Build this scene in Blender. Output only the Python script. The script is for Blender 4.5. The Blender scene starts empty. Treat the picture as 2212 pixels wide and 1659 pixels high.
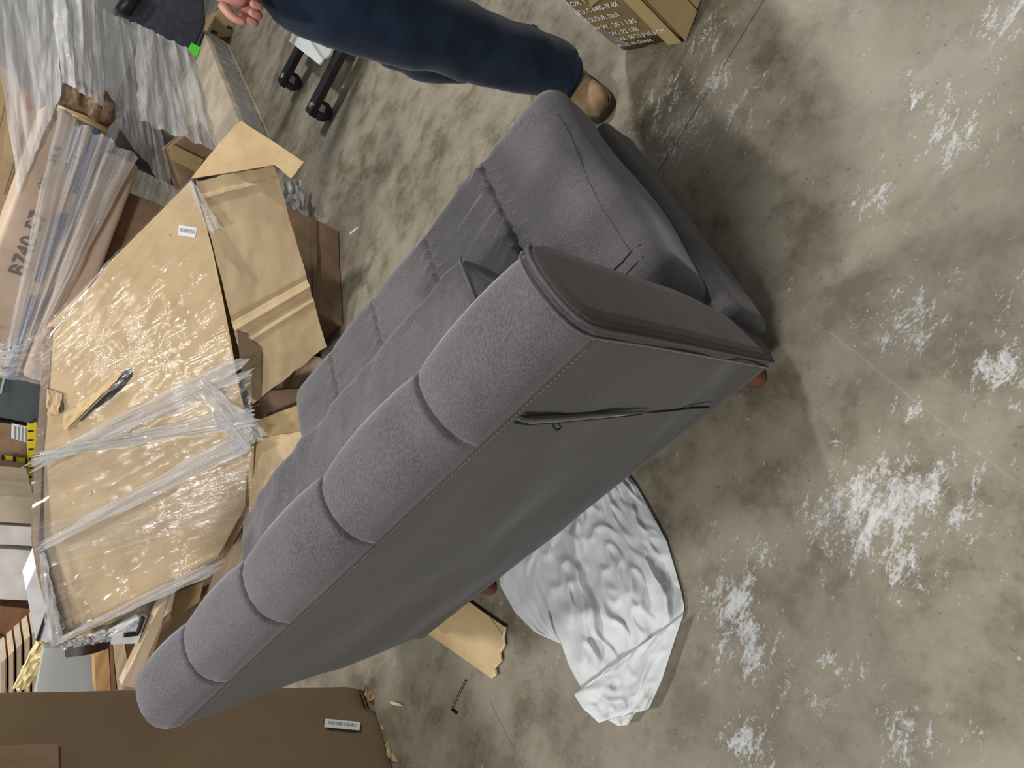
import bpy, bmesh, math, random
from mathutils import Vector, Matrix, noise
from mathutils.geometry import tessellate_polygon
from mathutils.bvhtree import BVHTree
random.seed(7)
scn = bpy.context.scene
COL = scn.collection

# ---------------------------------------------------------------- camera
PITCH, ROLL, CAMH, FPX = math.radians(40.35), math.radians(20.25), 1.5, 1520.0
F_ = Vector((0, math.cos(PITCH), -math.sin(PITCH)))
U0 = Vector((0, math.sin(PITCH), math.cos(PITCH)))
R0 = Vector((1, 0, 0))
R_ = math.cos(ROLL) * R0 + math.sin(ROLL) * U0
U_ = -math.sin(ROLL) * R0 + math.cos(ROLL) * U0
CAM = Vector((0, 0, CAMH))
cd = bpy.data.cameras.new('camera')
cd.sensor_width = 36.0
cd.sensor_fit = 'HORIZONTAL'
cd.lens = FPX / 2212 * 36.0
cd.clip_start = 0.02
cd.clip_end = 100
co = bpy.data.objects.new('camera', cd)
COL.objects.link(co)
ax, ay, az = -U_, R_, -F_          # the phone is held on its side: picture right = world down
co.matrix_world = Matrix(((ax.x, ay.x, az.x, 0), (ax.y, ay.y, az.y, 0), (ax.z, ay.z, az.z, CAMH), (0, 0, 0, 1)))
scn.camera = co

# ---------------------------------------------------------------- light
scn.view_settings.view_transform = 'Standard'
scn.view_settings.look = 'None'
scn.view_settings.gamma = 1.0
scn.view_settings.use_curve_mapping = False
scn.view_settings.exposure = 0.0
w = bpy.data.worlds.new('hall_air')
scn.world = w
w.use_nodes = True
w.node_tree.nodes['Background'].inputs[0].default_value = (0.93, 0.97, 1.0, 1)
w.node_tree.nodes['Background'].inputs[1].default_value = 0.29


def area(name, loc, target, sx, sy, power, col):
    l = bpy.data.lights.new(name, 'AREA')
    l.shape = 'RECTANGLE'
    l.size, l.size_y = sx, sy
    l.energy = power
    l.color = col
    o = bpy.data.objects.new(name, l)
    COL.objects.link(o)
    o.location = loc
    o.rotation_euler = (Vector(target) - Vector(loc)).to_track_quat('-Z', 'Y').to_euler()
    return o


# hall ceiling fittings right and left; the near one is an added unseen fill
area('high_bay_right', (4.1, 3.7, 5.8), (0.5, 1.8, 0.3), 0.45, 0.45, 290, (1.0, 0.97, 0.93))
area('high_bay_left', (-2.9, 2.6, 6.0), (-0.4, 2.2, 0.3), 0.5, 0.5, 185, (1.0, 0.97, 0.93))
area('near_fill', (-2.9, -1.7, 4.6), (-0.2, 1.4, 0.3), 1.0, 0.6, 215, (1.0, 0.98, 0.95))


# ---------------------------------------------------------------- helpers
def hit(px, py, P, n):
    d = F_ - (px - 1106) / FPX * U_ - (py - 829.5) / FPX * R_
    n = Vector(n)
    return CAM + d * ((Vector(P) - CAM).dot(n) / d.dot(n))


def flo(px, py, z=0.0):
    return hit(px, py, (0, 0, z), (0, 0, 1))


def aty(px, py, y):
    return hit(px, py, (0, y, 0), (0, 1, 0))


MATS = {}


def mat(name, col, rough=0.7, sheen=0.0, spec=0.3, metal=0.0, build=None, bump=None, sheen_tint=None):
    m = bpy.data.materials.new(name)
    m.use_nodes = True
    nt = m.node_tree
    b = nt.nodes['Principled BSDF']
    b.inputs['Base Color'].default_value = (*col, 1)
    b.inputs['Roughness'].default_value = rough
    b.inputs['Metallic'].default_value = metal
    b.inputs['Specular IOR Level'].default_value = spec
    if sheen:
        b.inputs['Sheen Weight'].default_value = sheen
        b.inputs['Sheen Roughness'].default_value = 0.45
        if sheen_tint:
            b.inputs['Sheen Tint'].default_value = (*sheen_tint, 1)
    if build:
        build(nt, b)
    MATS[name] = m
    return m


def N(nt, t, **kw):
    n = nt.nodes.new(t)
    for k, v in kw.items():
        setattr(n, k, v)
    return n


def noise_n(nt, scale, detail=4, rough=0.6, coord='Object', vec=None, stretch=None, dist=0.0):
    if vec is None:
        tc = N(nt, 'ShaderNodeTexCoord')
        vec = tc.outputs[coord]
    if stretch:
        mp = N(nt, 'ShaderNodeMapping')
        mp.inputs['Scale'].default_value = stretch
        nt.links.new(vec, mp.inputs['Vector'])
        vec = mp.outputs[0]
    n = N(nt, 'ShaderNodeTexNoise')
    n.inputs['Scale'].default_value = scale
    n.inputs['Detail'].default_value = detail
    n.inputs['Roughness'].default_value = rough
    n.inputs['Distortion'].default_value = dist
    nt.links.new(vec, n.inputs['Vector'])
    return n.outputs['Fac']


def ramp(nt, fac, stops):
    r = N(nt, 'ShaderNodeValToRGB')
    el = r.color_ramp.elements
    while len(el) < len(stops):
        el.new(0.5)
    for e, (p, c) in zip(el, stops):
        e.position = p
        e.color = (*c, 1) if len(c) == 3 else c
    nt.links.new(fac, r.inputs[0])
    return r.outputs[0]


def bumpn(nt, b, h, strength, dist=0.01):
    bp = N(nt, 'ShaderNodeBump')
    bp.inputs['Strength'].default_value = strength
    bp.inputs['Distance'].default_value = dist
    nt.links.new(h, bp.inputs['Height'])
    nt.links.new(bp.outputs[0], b.inputs['Normal'])
    return bp


def mixc(nt, fac, a, b_):
    m = N(nt, 'ShaderNodeMix', data_type='RGBA')
    for s, v in ((m.inputs[0], fac), (m.inputs[6], a), (m.inputs[7], b_)):
        if hasattr(v, 'is_output'):
            nt.links.new(v, s)
        else:
            s.default_value = v if isinstance(v, float) else (*v, 1)
    return m.outputs[2]


def math_n(nt, op, a, b_=None, clamp=False):
    m = N(nt, 'ShaderNodeMath', operation=op)
    m.use_clamp = clamp
    for s, v in zip(m.inputs, (a, b_)):
        if v is None:
            continue
        if hasattr(v, 'is_output'):
            nt.links.new(v, s)
        else:
            s.default_value = v
    return m.outputs[0]


def varied(c0, c1, scale, detail=4, bump=0.0, bscale=None, bdist=0.002, stretch=None, lo=0.35, hi=0.65):
    def f(nt, b):
        n = noise_n(nt, scale, detail, stretch=stretch)
        nt.links.new(ramp(nt, n, [(lo, c0), (hi, c1)]), b.inputs['Base Color'])
        if bump:
            bumpn(nt, b, noise_n(nt, bscale or scale * 4, 3, stretch=stretch), bump, bdist)
    return f


def fabric(c0, c1):
    def f(nt, b):
        fine = noise_n(nt, 420, 2, 0.6, stretch=(0.35, 1, 1))
        big = noise_n(nt, 5, 3)
        c = ramp(nt, fine, [(0.38, c0), (0.66, c1)])
        c2 = mixc(nt, ramp(nt, big, [(0.35, (0, 0, 0)), (0.7, (0.35, 0.35, 0.35))]), c, tuple(min(1, x * 1.35) for x in c1))
        nt.links.new(c2, b.inputs['Base Color'])
        bumpn(nt, b, fine, 0.25, 0.001)
    return f


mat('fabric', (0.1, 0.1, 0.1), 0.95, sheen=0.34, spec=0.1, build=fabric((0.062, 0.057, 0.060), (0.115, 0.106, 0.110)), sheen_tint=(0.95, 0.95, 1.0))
mat('fabric_end_shade', (0.05, 0.04, 0.04), 0.95, sheen=0.10, spec=0.08, build=fabric((0.062, 0.052, 0.053), (0.095, 0.083, 0.083)))  # same cloth as the rest, with the near end's shade in its colour
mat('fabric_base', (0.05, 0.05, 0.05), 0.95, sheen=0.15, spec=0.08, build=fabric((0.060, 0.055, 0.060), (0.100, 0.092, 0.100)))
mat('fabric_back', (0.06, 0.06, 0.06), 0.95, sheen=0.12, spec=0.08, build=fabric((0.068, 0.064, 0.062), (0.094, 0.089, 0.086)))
mat('thread', (0.19, 0.182, 0.17), 0.9)
mat('black_plastic', (0.012, 0.012, 0.013), 0.45)
mat('zip_tape', (0.018, 0.018, 0.020), 0.8)
mat('leg_wood', (0.16, 0.055, 0.03), 0.35, spec=0.5, build=varied((0.12, 0.038, 0.02), (0.21, 0.075, 0.042), 30, stretch=(1, 1, 0.15)))


def kraft(c0, c1, k=7.0):
    return varied(c0, c1, k, 5, bump=0.12, bscale=60, bdist=0.002)


mat('kraft_light', (0.5, 0.36, 0.2), 0.8, build=kraft((0.47, 0.335, 0.170), (0.575, 0.425, 0.24)))
mat('kraft', (0.45, 0.33, 0.2), 0.8, build=kraft((0.42, 0.30, 0.165), (0.51, 0.375, 0.22)))
mat('kraft_inner', (0.4, 0.3, 0.18), 0.85, build=kraft((0.56, 0.41, 0.24), (0.63, 0.475, 0.29), 3))
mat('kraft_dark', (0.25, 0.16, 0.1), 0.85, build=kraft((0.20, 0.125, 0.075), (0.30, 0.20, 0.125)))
mat('kraft_brown', (0.2, 0.13, 0.08), 0.85, build=kraft((0.175, 0.118, 0.066), (0.215, 0.150, 0.088), 2.5))
mat('kraft_olive', (0.2, 0.14, 0.06), 0.6, spec=0.4, build=kraft((0.20, 0.14, 0.065), (0.27, 0.19, 0.09), 4))
mat('kraft_tan', (0.4, 0.28, 0.14), 0.7, build=kraft((0.36, 0.25, 0.12), (0.46, 0.33, 0.17), 4))
mat('kraft_cream', (0.5, 0.42, 0.3), 0.7, build=kraft((0.40, 0.33, 0.24), (0.58, 0.49, 0.37), 5))
mat('kraft_pink', (0.5, 0.38, 0.3), 0.7, build=kraft((0.50, 0.37, 0.27), (0.62, 0.48, 0.37), 4))
mat('torn_edge', (0.62, 0.5, 0.33), 0.9, build=kraft((0.5, 0.38, 0.22), (0.72, 0.6, 0.42), 60))
mat('tape_tan', (0.42, 0.31, 0.15), 0.25, spec=0.6)
mat('print_white', (0.85, 0.83, 0.8), 0.7)
mat('print_blue', (0.12, 0.16, 0.27), 0.6)
mat('print_grey', (0.17, 0.15, 0.14), 0.6)
mat('print_red', (0.45, 0.06, 0.05), 0.6)
mat('ink_black', (0.02, 0.02, 0.02), 0.6)
mat('label_white', (0.8, 0.81, 0.82), 0.5)
mat('barcode_grey', (0.28, 0.29, 0.31), 0.6)
mat('sticker_green', (0.10, 0.80, 0.06), 0.5)
mat('navy', (0.01, 0.018, 0.035), 0.95, sheen=0.12, spec=0.1, build=varied((0.009, 0.016, 0.031), (0.016, 0.026, 0.047), 9, bump=0.2, bscale=300, bdist=0.001))
mat('skin', (0.5, 0.24, 0.18), 0.5, build=varied((0.44, 0.20, 0.145), (0.60, 0.31, 0.24), 30))
mat('hair', (0.02, 0.014, 0.01), 0.6)
mat('boot', (0.3, 0.19, 0.1), 0.75, build=varied((0.24, 0.15, 0.075), (0.36, 0.24, 0.14), 25))
mat('boot_sole', (0.06, 0.05, 0.035), 0.8)
mat('wood_pale', (0.55, 0.42, 0.28), 0.75, build=varied((0.48, 0.36, 0.23), (0.64, 0.51, 0.36), 8, stretch=(0.2, 6, 6)))
mat('wood_orange', (0.5, 0.28, 0.12), 0.7, build=varied((0.42, 0.23, 0.09), (0.58, 0.35, 0.16), 8, stretch=(0.2, 6, 6)))
mat('wood_red', (0.25, 0.12, 0.07), 0.5, build=varied((0.20, 0.095, 0.055), (0.30, 0.155, 0.09), 6, stretch=(0.2, 5, 5)))
mat('steel_grey', (0.10, 0.115, 0.125), 0.5, metal=0.2)
mat('panel_grey', (0.42, 0.43, 0.42), 0.5)
mat('foam_white', (0.78, 0.79, 0.80), 0.7, build=varied((0.70, 0.71, 0.72), (0.84, 0.85, 0.86), 12))
mat('board_white', (0.70, 0.66, 0.62), 0.6, build=varied((0.6, 0.56, 0.53), (0.78, 0.75, 0.72), 6))
mat('black_metal', (0.008, 0.008, 0.010), 0.4, spec=0.4)
mat('chrome', (0.6, 0.6, 0.62), 0.2, metal=1.0)
mat('wheel_grey', (0.03, 0.032, 0.034), 0.45)
mat('yellow', (0.75, 0.60, 0.03), 0.5)
mat('foam_yellow', (0.75, 0.62, 0.33), 0.85)
mat('navy_cloth', (0.035, 0.04, 0.055), 0.85, sheen=0.2, build=varied((0.03, 0.035, 0.05), (0.05, 0.056, 0.075), 20))
mat('dark_leather', (0.03, 0.016, 0.010), 0.45)
mat('steel_key', (0.05, 0.05, 0.052), 0.35, metal=0.8)
mat('glass_panel', (0.55, 0.60, 0.60), 0.25, spec=0.5)


def bagcloth(nt, b):
    n = noise_n(nt, 500, 2)
    m = noise_n(nt, 14, 4)
    nt.links.new(ramp(nt, m, [(0.3, (0.66, 0.69, 0.70)), (0.7, (0.82, 0.84, 0.85))]), b.inputs['Base Color'])
    bumpn(nt, b, n, 0.15, 0.001)
    out = nt.nodes['Material Output']
    tr = N(nt, 'ShaderNodeBsdfTranslucent')
    tr.inputs[0].default_value = (0.75, 0.77, 0.78, 1)
    mx = N(nt, 'ShaderNodeMixShader')
    mx.inputs[0].default_value = 0.25
    nt.links.new(b.outputs[0], mx.inputs[1])
    nt.links.new(tr.outputs[0], mx.inputs[2])
    nt.links.new(mx.outputs[0], out.inputs[0])


mat('nonwoven', (0.75, 0.77, 0.78), 0.75, build=bagcloth)


def film(name, cover, bscale, stretch, strength, gloss=1.0, tint=(0.93, 0.94, 0.96), bdist=0.01, lo_=0.35):
    """stretch film: clear plastic with a milky share, glossy, drawn into streaks along its pull (uv x)"""
    m = bpy.data.materials.new(name)
    m.use_nodes = True
    nt = m.node_tree
    nt.nodes.remove(nt.nodes['Principled BSDF'])
    tc = N(nt, 'ShaderNodeTexCoord')
    h1 = noise_n(nt, bscale, 4, 0.6, vec=tc.outputs['UV'], stretch=stretch, dist=0.35)
    h2 = noise_n(nt, bscale * 0.5, 3, 0.5, vec=tc.outputs['UV'], dist=0.8)
    hh = math_n(nt, 'ADD', h1, math_n(nt, 'MULTIPLY', h2, 0.7))
    bp = N(nt, 'ShaderNodeBump')
    bp.inputs['Strength'].default_value = strength
    bp.inputs['Distance'].default_value = bdist
    nt.links.new(hh, bp.inputs['Height'])
    tr = N(nt, 'ShaderNodeBsdfTransparent')
    df = N(nt, 'ShaderNodeBsdfDiffuse')
    tl = N(nt, 'ShaderNodeBsdfTranslucent')
    for q in (df, tl):
        q.inputs[0].default_value = (*tint, 1)
    milk = N(nt, 'ShaderNodeMixShader')
    milk.inputs[0].default_value = 0.45
    nt.links.new(df.outputs[0], milk.inputs[1])
    nt.links.new(tl.outputs[0], milk.inputs[2])
    gl = N(nt, 'ShaderNodeBsdfGlossy')
    gl.inputs['Roughness'].default_value = 0.09
    nt.links.new(bp.outputs[0], gl.inputs['Normal'])
    dens = ramp(nt, h1, [(0.36, (cover * lo_,) * 3), (0.55, (cover,) * 3), (0.75, (min(1, cover * (1 + 0.9 * (1 - lo_) / 0.65) + 0.03),) * 3)])
    mx = N(nt, 'ShaderNodeMixShader')
    nt.links.new(dens, mx.inputs[0])
    nt.links.new(tr.outputs[0], mx.inputs[1])
    nt.links.new(milk.outputs[0], mx.inputs[2])
    fr = N(nt, 'ShaderNodeFresnel')
    fr.inputs[0].default_value = 1.45
    mx2 = N(nt, 'ShaderNodeMixShader')
    nt.links.new(math_n(nt, 'MULTIPLY', fr.outputs[0], gloss, True), mx2.inputs[0])
    nt.links.new(mx.outputs[0], mx2.inputs[1])
    nt.links.new(gl.outputs[0], mx2.inputs[2])
    nt.links.new(mx2.outputs[0], nt.nodes['Material Output'].inputs[0])
    MATS[name] = m
    return m


film('film_thin', 0.065, 6, (0.12, 4.0, 1), 1.0, 1.7)
film('film_cloudy', 0.44, 8, (0.2, 3.0, 1), 1.0, 2.4, lo_=0.45, bdist=0.03)
film('film_dense', 0.62, 8, (0.3, 2.2, 1), 1.0, 2.6, tint=(0.95, 0.95, 0.97), lo_=0.6, bdist=0.03)


def link(name, me, m, parent=None, smooth=False):
    o = bpy.data.objects.new(name, me)
    COL.objects.link(o)
    if m:
        me.materials.append(MATS[m])
    if smooth:
        for p in me.polygons:
            p.use_smooth = True
    if parent:
        o.parent = parent
        o.matrix_parent_inverse = Matrix.Identity(4)
        o.location = -Vector(parent['_o']) if '_o' in parent.keys() else Vector()
    return o


def thing(name, label, cat, loc, group=None):
    """Empty at the base of a thing; parts are given in world coordinates and shifted back"""
    o = bpy.data.objects.new(name, None)
    COL.objects.link(o)
    o.empty_display_size = 0.1
    o.location = loc
    o['_o'] = tuple(loc)
    tag(o, label, cat, group)
    return o


def tag(o, label, cat, group=None):
    o['label'] = label
    o['category'] = cat
    if group:
        o['group'] = group
    return o


def sub(name, me, m, part, smooth=False):
    """a sub-part: its part already sits in the thing's frame"""
    o = bpy.data.objects.new(name, me)
    COL.objects.link(o)
    if m:
        me.materials.append(MATS[m])
    if smooth:
        for p in me.polygons:
            p.use_smooth = True
    o.parent = part
    return o


def mesh(name, verts, faces, uvs=None):
    me = bpy.data.meshes.new(name)
    me.from_pydata([tuple(v) for v in verts], [], faces)
    if uvs:
        uv = me.uv_layers.new(name='UVMap')
        for l in me.loops:
            uv.data[l.index].uv = uvs[l.vertex_index]
    me.update()
    return me


def fix(me):
    bm = bmesh.new()
    bm.from_mesh(me)
    bmesh.ops.recalc_face_normals(bm, faces=bm.faces)
    bm.to_mesh(me)
    bm.free()
    return me


def prism(name, pts, vec, holes=()):
    """planar outline (3D points) extruded by vec, optional holes"""
    loops = [[Vector(p) for p in pts]] + [[Vector(p) for p in h] for h in holes]
    flat = [p for lp in loops for p in lp]
    n = len(flat)
    tris = tessellate_polygon(loops)
    vec = Vector(vec)
    verts = flat + [p + vec for p in flat]
    faces = [tuple(t) for t in tris] + [tuple(i + n for i in reversed(t)) for t in tris]
    k = 0
    for lp in loops:
        c = len(lp)
        for i in range(c):
            a, b = k + i, k + (i + 1) % c
            faces.append((a, b, b + n, a + n))
        k += c
    return fix(mesh(name, verts, faces))


def rbox(name, lo, hi, r, seg, disp=None, basis=None):
    """rounded box on a grid of seg=(nx,ny,nz); disp(p,n)->offset vector; basis(p)->world"""
    lo, hi = Vector(lo), Vector(hi)
    ilo, ihi = lo + Vector((r, r, r)), hi - Vector((r, r, r))
    key = {}
    verts = []
    nrm = []
    faces = []

    def vid(p):
        k = (round(p.x, 5), round(p.y, 5), round(p.z, 5))
        if k not in key:
            q = Vector((min(max(p.x, ilo.x), ihi.x), min(max(p.y, ilo.y), ihi.y), min(max(p.z, ilo.z), ihi.z)))
            d = (p - q)
            d = d.normalized() if d.length > 1e-9 else Vector((0, 0, 1))
            s = q + d * r
            if disp:
                s = s + disp(s, d)
            key[k] = len(verts)
            verts.append(s)
        return key[k]

    def axis(n, a, b):
        # cells, finer in the rounding
        t = [a + r * (1 - math.cos(i / 4 * math.pi / 2)) for i in range(4)]
        t2 = [b - r * (1 - math.cos(i / 4 * math.pi / 2)) for i in range(3, -1, -1)]
        mid = [a + r + (b - a - 2 * r) * i / n for i in range(n + 1)]
        return t + mid + t2
    gx, gy, gz = axis(seg[0], lo.x, hi.x), axis(seg[1], lo.y, hi.y), axis(seg[2], lo.z, hi.z)
    for (A, B, fixed, mk) in ((gx, gy, (lo.z, hi.z), lambda a, b, c: Vector((a, b, c))),
                              (gx, gz, (lo.y, hi.y), lambda a, b, c: Vector((a, c, b))),
                              (gy, gz, (lo.x, hi.x), lambda a, b, c: Vector((c, a, b)))):
        for c in fixed:
            for i in range(len(A) - 1):
                for j in range(len(B) - 1):
                    f = [vid(mk(A[i], B[j], c)), vid(mk(A[i + 1], B[j], c)), vid(mk(A[i + 1], B[j + 1], c)), vid(mk(A[i], B[j + 1], c))]
                    if len(set(f)) == 4:
                        faces.append(f)
    if basis:
        verts = [basis(v) for v in verts]
    return fix(mesh(name, verts, faces))


def tube(name, pts, rad, seg=8, closed=False, cap=True):
    pts = [Vector(p) for p in pts]
    rr = rad if isinstance(rad, (list, tuple)) else [rad] * len(pts)
    verts, faces = [], []
    n = len(pts)
    up = None
    for i, p in enumerate(pts):
        a = pts[(i - 1) % n] if (i > 0 or closed) else p
        b = pts[(i + 1) % n] if (i < n - 1 or closed) else p
        t = (b - a).normalized()
        if up is None:
            up = t.orthogonal().normalized()
        up = (up - t * up.dot(t)).normalized()
        s = t.cross(up)
        for k in range(seg):
            an = 2 * math.pi * k / seg
            verts.append(p + (up * math.cos(an) + s * math.sin(an)) * rr[i])
    for i in range(n if closed else n - 1):
        j = (i + 1) % n
        for k in range(seg):
            faces.append((i * seg + k, i * seg + (k + 1) % seg, j * seg + (k + 1) % seg, j * seg + k))
    if cap and not closed:
        faces.append(tuple(range(seg)))
        faces.append(tuple(range((n - 1) * seg, n * seg)))
    return fix(mesh(name, verts, faces))


def sheet(name, c, nu, nv, disp=None, thick=0.0, uvscale=(1, 1), edge=0.0, seed=0):
    """bilinear sheet through four world corners c00 c10 c11 c01 with displacement along its normal"""
    c = [Vector(p) for p in c]
    nrm = (c[1] - c[0]).cross(c[3] - c[0])
    if nrm.dot(CAM - c[0]) < 0:
        nrm = -nrm
    nrm.normalize()
    verts, uvs, faces = [], [], []
    for j in range(nv + 1):
        for i in range(nu + 1):
            s, t = i / nu, j / nv
            if edge:
                jit = lambda q, k: edge * noise.noise(Vector((q * 9 + k * 7.3 + seed, k, seed * 1.7)))
                s2 = s + (jit(t, 1) * (1 - min(1, s * 6)) + jit(t, 2) * (1 - min(1, (1 - s) * 6)))
                t2 = t + (jit(s, 3) * (1 - min(1, t * 6)) + jit(s, 4) * (1 - min(1, (1 - t) * 6)))
            else:
                s2, t2 = s, t
            p = c[0] * (1 - s2) * (1 - t2) + c[1] * s2 * (1 - t2) + c[2] * s2 * t2 + c[3] * (1 - s2) * t2
            if disp:
                d = disp(s, t)
                p = p + (d if isinstance(d, Vector) else nrm * d)
            verts.append(p)
            uvs.append((s * uvscale[0], t * uvscale[1]))
    for j in range(nv):
        for i in range(nu):
            a = j * (nu + 1) + i
            faces.append((a, a + 1, a + nu + 2, a + nu + 1))
    if thick:
        n = len(verts)
        verts += [v - nrm * thick for v in verts]
        uvs += uvs
        faces += [tuple(k + n for k in reversed(f)) for f in faces]
        W_ = nu + 1
        rim = list(range(nu + 1)) + [W_ * j + nu for j in range(1, nv + 1)] + [W_ * nv + i for i in range(nu - 1, -1, -1)] + [W_ * j for j in range(nv - 1, 0, -1)]
        for a, b in zip(rim, rim[1:] + rim[:1]):
            faces.append((a, b, b + n, a + n))
    return fix(mesh(name, verts, faces, uvs)) if thick else mesh(name, verts, faces, uvs)


def text_mesh(txt, size, origin, xdir, ydir, lift=0.0015, align='LEFT', squash=1.0):
    cu = bpy.data.curves.new('t', 'FONT')
    cu.body = txt
    cu.size = size
    cu.align_x = align
    cu.resolution_u = 2
    o = bpy.data.objects.new('t', cu)
    COL.objects.link(o)
    me = bpy.data.meshes.new_from_object(o.evaluated_get(bpy.context.evaluated_depsgraph_get()))
    bpy.data.objects.remove(o)
    xd, yd = Vector(xdir).normalized(), Vector(ydir).normalized()
    nd = xd.cross(yd).normalized()
    for v in me.vertices:
        v.co = Vector(origin) + xd * v.co.x * squash + yd * v.co.y + nd * lift
    me.update()
    return me


def fbm(x, y, z=0.0, o=3):
    return noise.fractal(Vector((x, y, z)), 1.0, 2.0, o)


def skin_mesh(name, verts, edges, radii, root=0, levels=2):
    me = bpy.data.meshes.new(name)
    me.from_pydata([tuple(v) for v in verts], edges, [])
    o = bpy.data.objects.new(name, me)
    COL.objects.link(o)
    md = o.modifiers.new('s', 'SKIN')
    md.use_smooth_shade = True
    sv = me.skin_vertices[0].data
    for i, r in enumerate(radii):
        sv[i].radius = (r, r) if not isinstance(r, tuple) else r
        sv[i].use_root = (i == root)
    ss = o.modifiers.new('d', 'SUBSURF')
    ss.levels = ss.render_levels = levels
    out = bpy.data.meshes.new_from_object(o.evaluated_get(bpy.context.evaluated_depsgraph_get()))
    bpy.data.objects.remove(o)
    return out


def join_meshes(name, ms):
    bm = bmesh.new()
    for m in ms:
        bm.from_mesh(m)
    me = bpy.data.meshes.new(name)
    bm.to_mesh(me)
    bm.free()
    return me


# ---------------------------------------------------------------- the floor
def build_floor():
    xs = [-14, -9, -6, -4, -3, -2.2] + [-1.7 + 0.012 * i for i in range(int(3.9 / 0.012))] + [2.3, 3, 4, 6, 9, 14]
    ys = [-8, -4, -2, -1] + [-0.15 + 0.012 * i for i in range(int(3.0 / 0.012))] + [3.0, 3.6, 4.5, 6, 9, 14]
    blobs = [(1880, 1110, 150, .8), (1790, 1140, 80, .6), (1990, 1070, 90, .7), (1960, 1225, 75, .75), (1580, 1300, 85, .75), (1600, 1390, 90, .75),
             (1640, 1190, 55, .5), (1965, 690, 85, .6), (2165, 790, 75, .75), (1930, 730, 45, .6), (1815, 1440, 55, .65),
             (2060, 290, 75, .55), (2170, 60, 70, .55), (2000, 215, 55, .5), (1545, 175, 40, .55), (1890, 425, 45, .55),
             (1970, 1590, 100, .6), (1615, 1610, 75, .7), (2080, 1110, 60, .5), (1525, 75, 55, .4), (1470, 290, 60, .5),
             (1430, 225, 55, .5), (1600, 255, 55, .4), (1700, 1480, 60, .4), (1760, 1510, 50, .5), (2200, 640, 60, .4), (1960, 880, 40, .4)]
    bl = []
    for px, py, r, a in blobs:
        c = flo(px, py)
        e = flo(px + r * 0.7, py + r * 0.7)
        bl.append((c.x, c.y, (e - c).length, a))
    verts, dens = [], []
    for y in ys:
        for x in xs:
            verts.append((x, y, 0))
            d = 0.0
            if -1.8 < x < 2.2 and -0.2 < y < 3:
                for cx, cy, r, a in bl:
                    q = ((x - cx) ** 2 + (y - cy) ** 2) / (r * r)
                    if q < 4:
                        d = max(d, a * math.exp(-q * 1.1))
                d += 0.12 * max(0, noise.noise(Vector((x * 2.3, y * 2.3, 4))))
            dens.append(d)
    nx = len(xs)
    faces = [(j * nx + i, j * nx + i + 1, (j + 1) * nx + i + 1, (j + 1) * nx + i) for j in range(len(ys) - 1) for i in range(nx - 1)]
    me = mesh('floor', verts, faces)
    at = me.attributes.new('residue', 'FLOAT', 'POINT')
    at.data.foreach_set('value', dens)

    def concrete(nt, b):
        tc = N(nt, 'ShaderNodeTexCoord').outputs['Object']
        big = noise_n(nt, 2.2, 5, 0.62, vec=tc, dist=0.4)
        mid = noise_n(nt, 7, 6, 0.68, vec=tc)
        fine = noise_n(nt, 60, 4, 0.7, vec=tc)
        c = ramp(nt, big, [(0.32, (0.098, 0.081, 0.052)), (0.47, (0.165, 0.140, 0.098)), (0.60, (0.235, 0.207, 0.160)), (0.75, (0.30, 0.28, 0.237))])
        c = mixc(nt, math_n(nt, 'MULTIPLY', ramp(nt, mid, [(0.42, (0, 0, 0)), (0.62, (1, 1, 1))]), 0.6), c, (0.27, 0.24, 0.188))
        c = mixc(nt, ramp(nt, mid, [(0.30, (0.8, 0.8, 0.8)), (0.47, (0, 0, 0))]), c, (0.098, 0.080, 0.053))
        c = mixc(nt, ramp(nt, fine, [(0.28, (0.75, 0.75, 0.75)), (0.39, (0, 0, 0))]), c, (0.070, 0.058, 0.042))
        # control joint and hairline crack
        j0, j1 = flo(1410, 390), flo(1650, 0)
        tdir = (j1 - j0).normalized()
        nn = Vector((-tdir.y, tdir.x, 0))
        sep = N(nt, 'ShaderNodeSeparateXYZ')
        nt.links.new(tc, sep.inputs[0])
        wob = math_n(nt, 'MULTIPLY', math_n(nt, 'SUBTRACT', mid, 0.5), 0.012)

        def line(n_, c0, width, wobble=1.0):
            d = math_n(nt, 'ADD', math_n(nt, 'MULTIPLY', sep.outputs[0], n_.x), math_n(nt, 'MULTIPLY', sep.outputs[1], n_.y))
            d = math_n(nt, 'SUBTRACT', d, n_.x * c0.x + n_.y * c0.y)
            d = math_n(nt, 'ABSOLUTE', math_n(nt, 'ADD', d, math_n(nt, 'MULTIPLY', wob, wobble)))
            return math_n(nt, 'LESS_THAN', d, width)
        jt = line(nn, j0, 0.0028, 0.35)
        right = math_n(nt, 'GREATER_THAN', sep.outputs[0], j0.x - 0.3)
        jt = math_n(nt, 'MULTIPLY', jt, right)
        c = mixc(nt, math_n(nt, 'MULTIPLY', jt, 0.75), c, (0.06, 0.052, 0.042))
        k0, k1 = flo(1800, 720), flo(2010, 890)
        t2 = (k1 - k0).normalized()
        hair = line(Vector((-t2.y, t2.x, 0)), k0, 0.0022, 3.0)
        c = mixc(nt, math_n(nt, 'MULTIPLY', math_n(nt, 'MULTIPLY', hair, math_n(nt, 'GREATER_THAN', mid, 0.50)), 0.30), c, (0.30, 0.275, 0.23))
        k0, k1 = flo(1080, 1555), flo(1130, 1659)
        t2 = (k1 - k0).normalized()
        hair2 = math_n(nt, 'MULTIPLY', line(Vector((-t2.y, t2.x, 0)), k0, 0.0018, 2.5), math_n(nt, 'LESS_THAN', sep.outputs[0], k0.x + 0.02))
        c = mixc(nt, math_n(nt, 'MULTIPLY', hair2, 0.6), c, (0.09, 0.078, 0.06))
        # old white adhesive left on the slab
        at_ = N(nt, 'ShaderNodeAttribute', attribute_name='residue')
        mpr = N(nt, 'ShaderNodeMapping')
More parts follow.
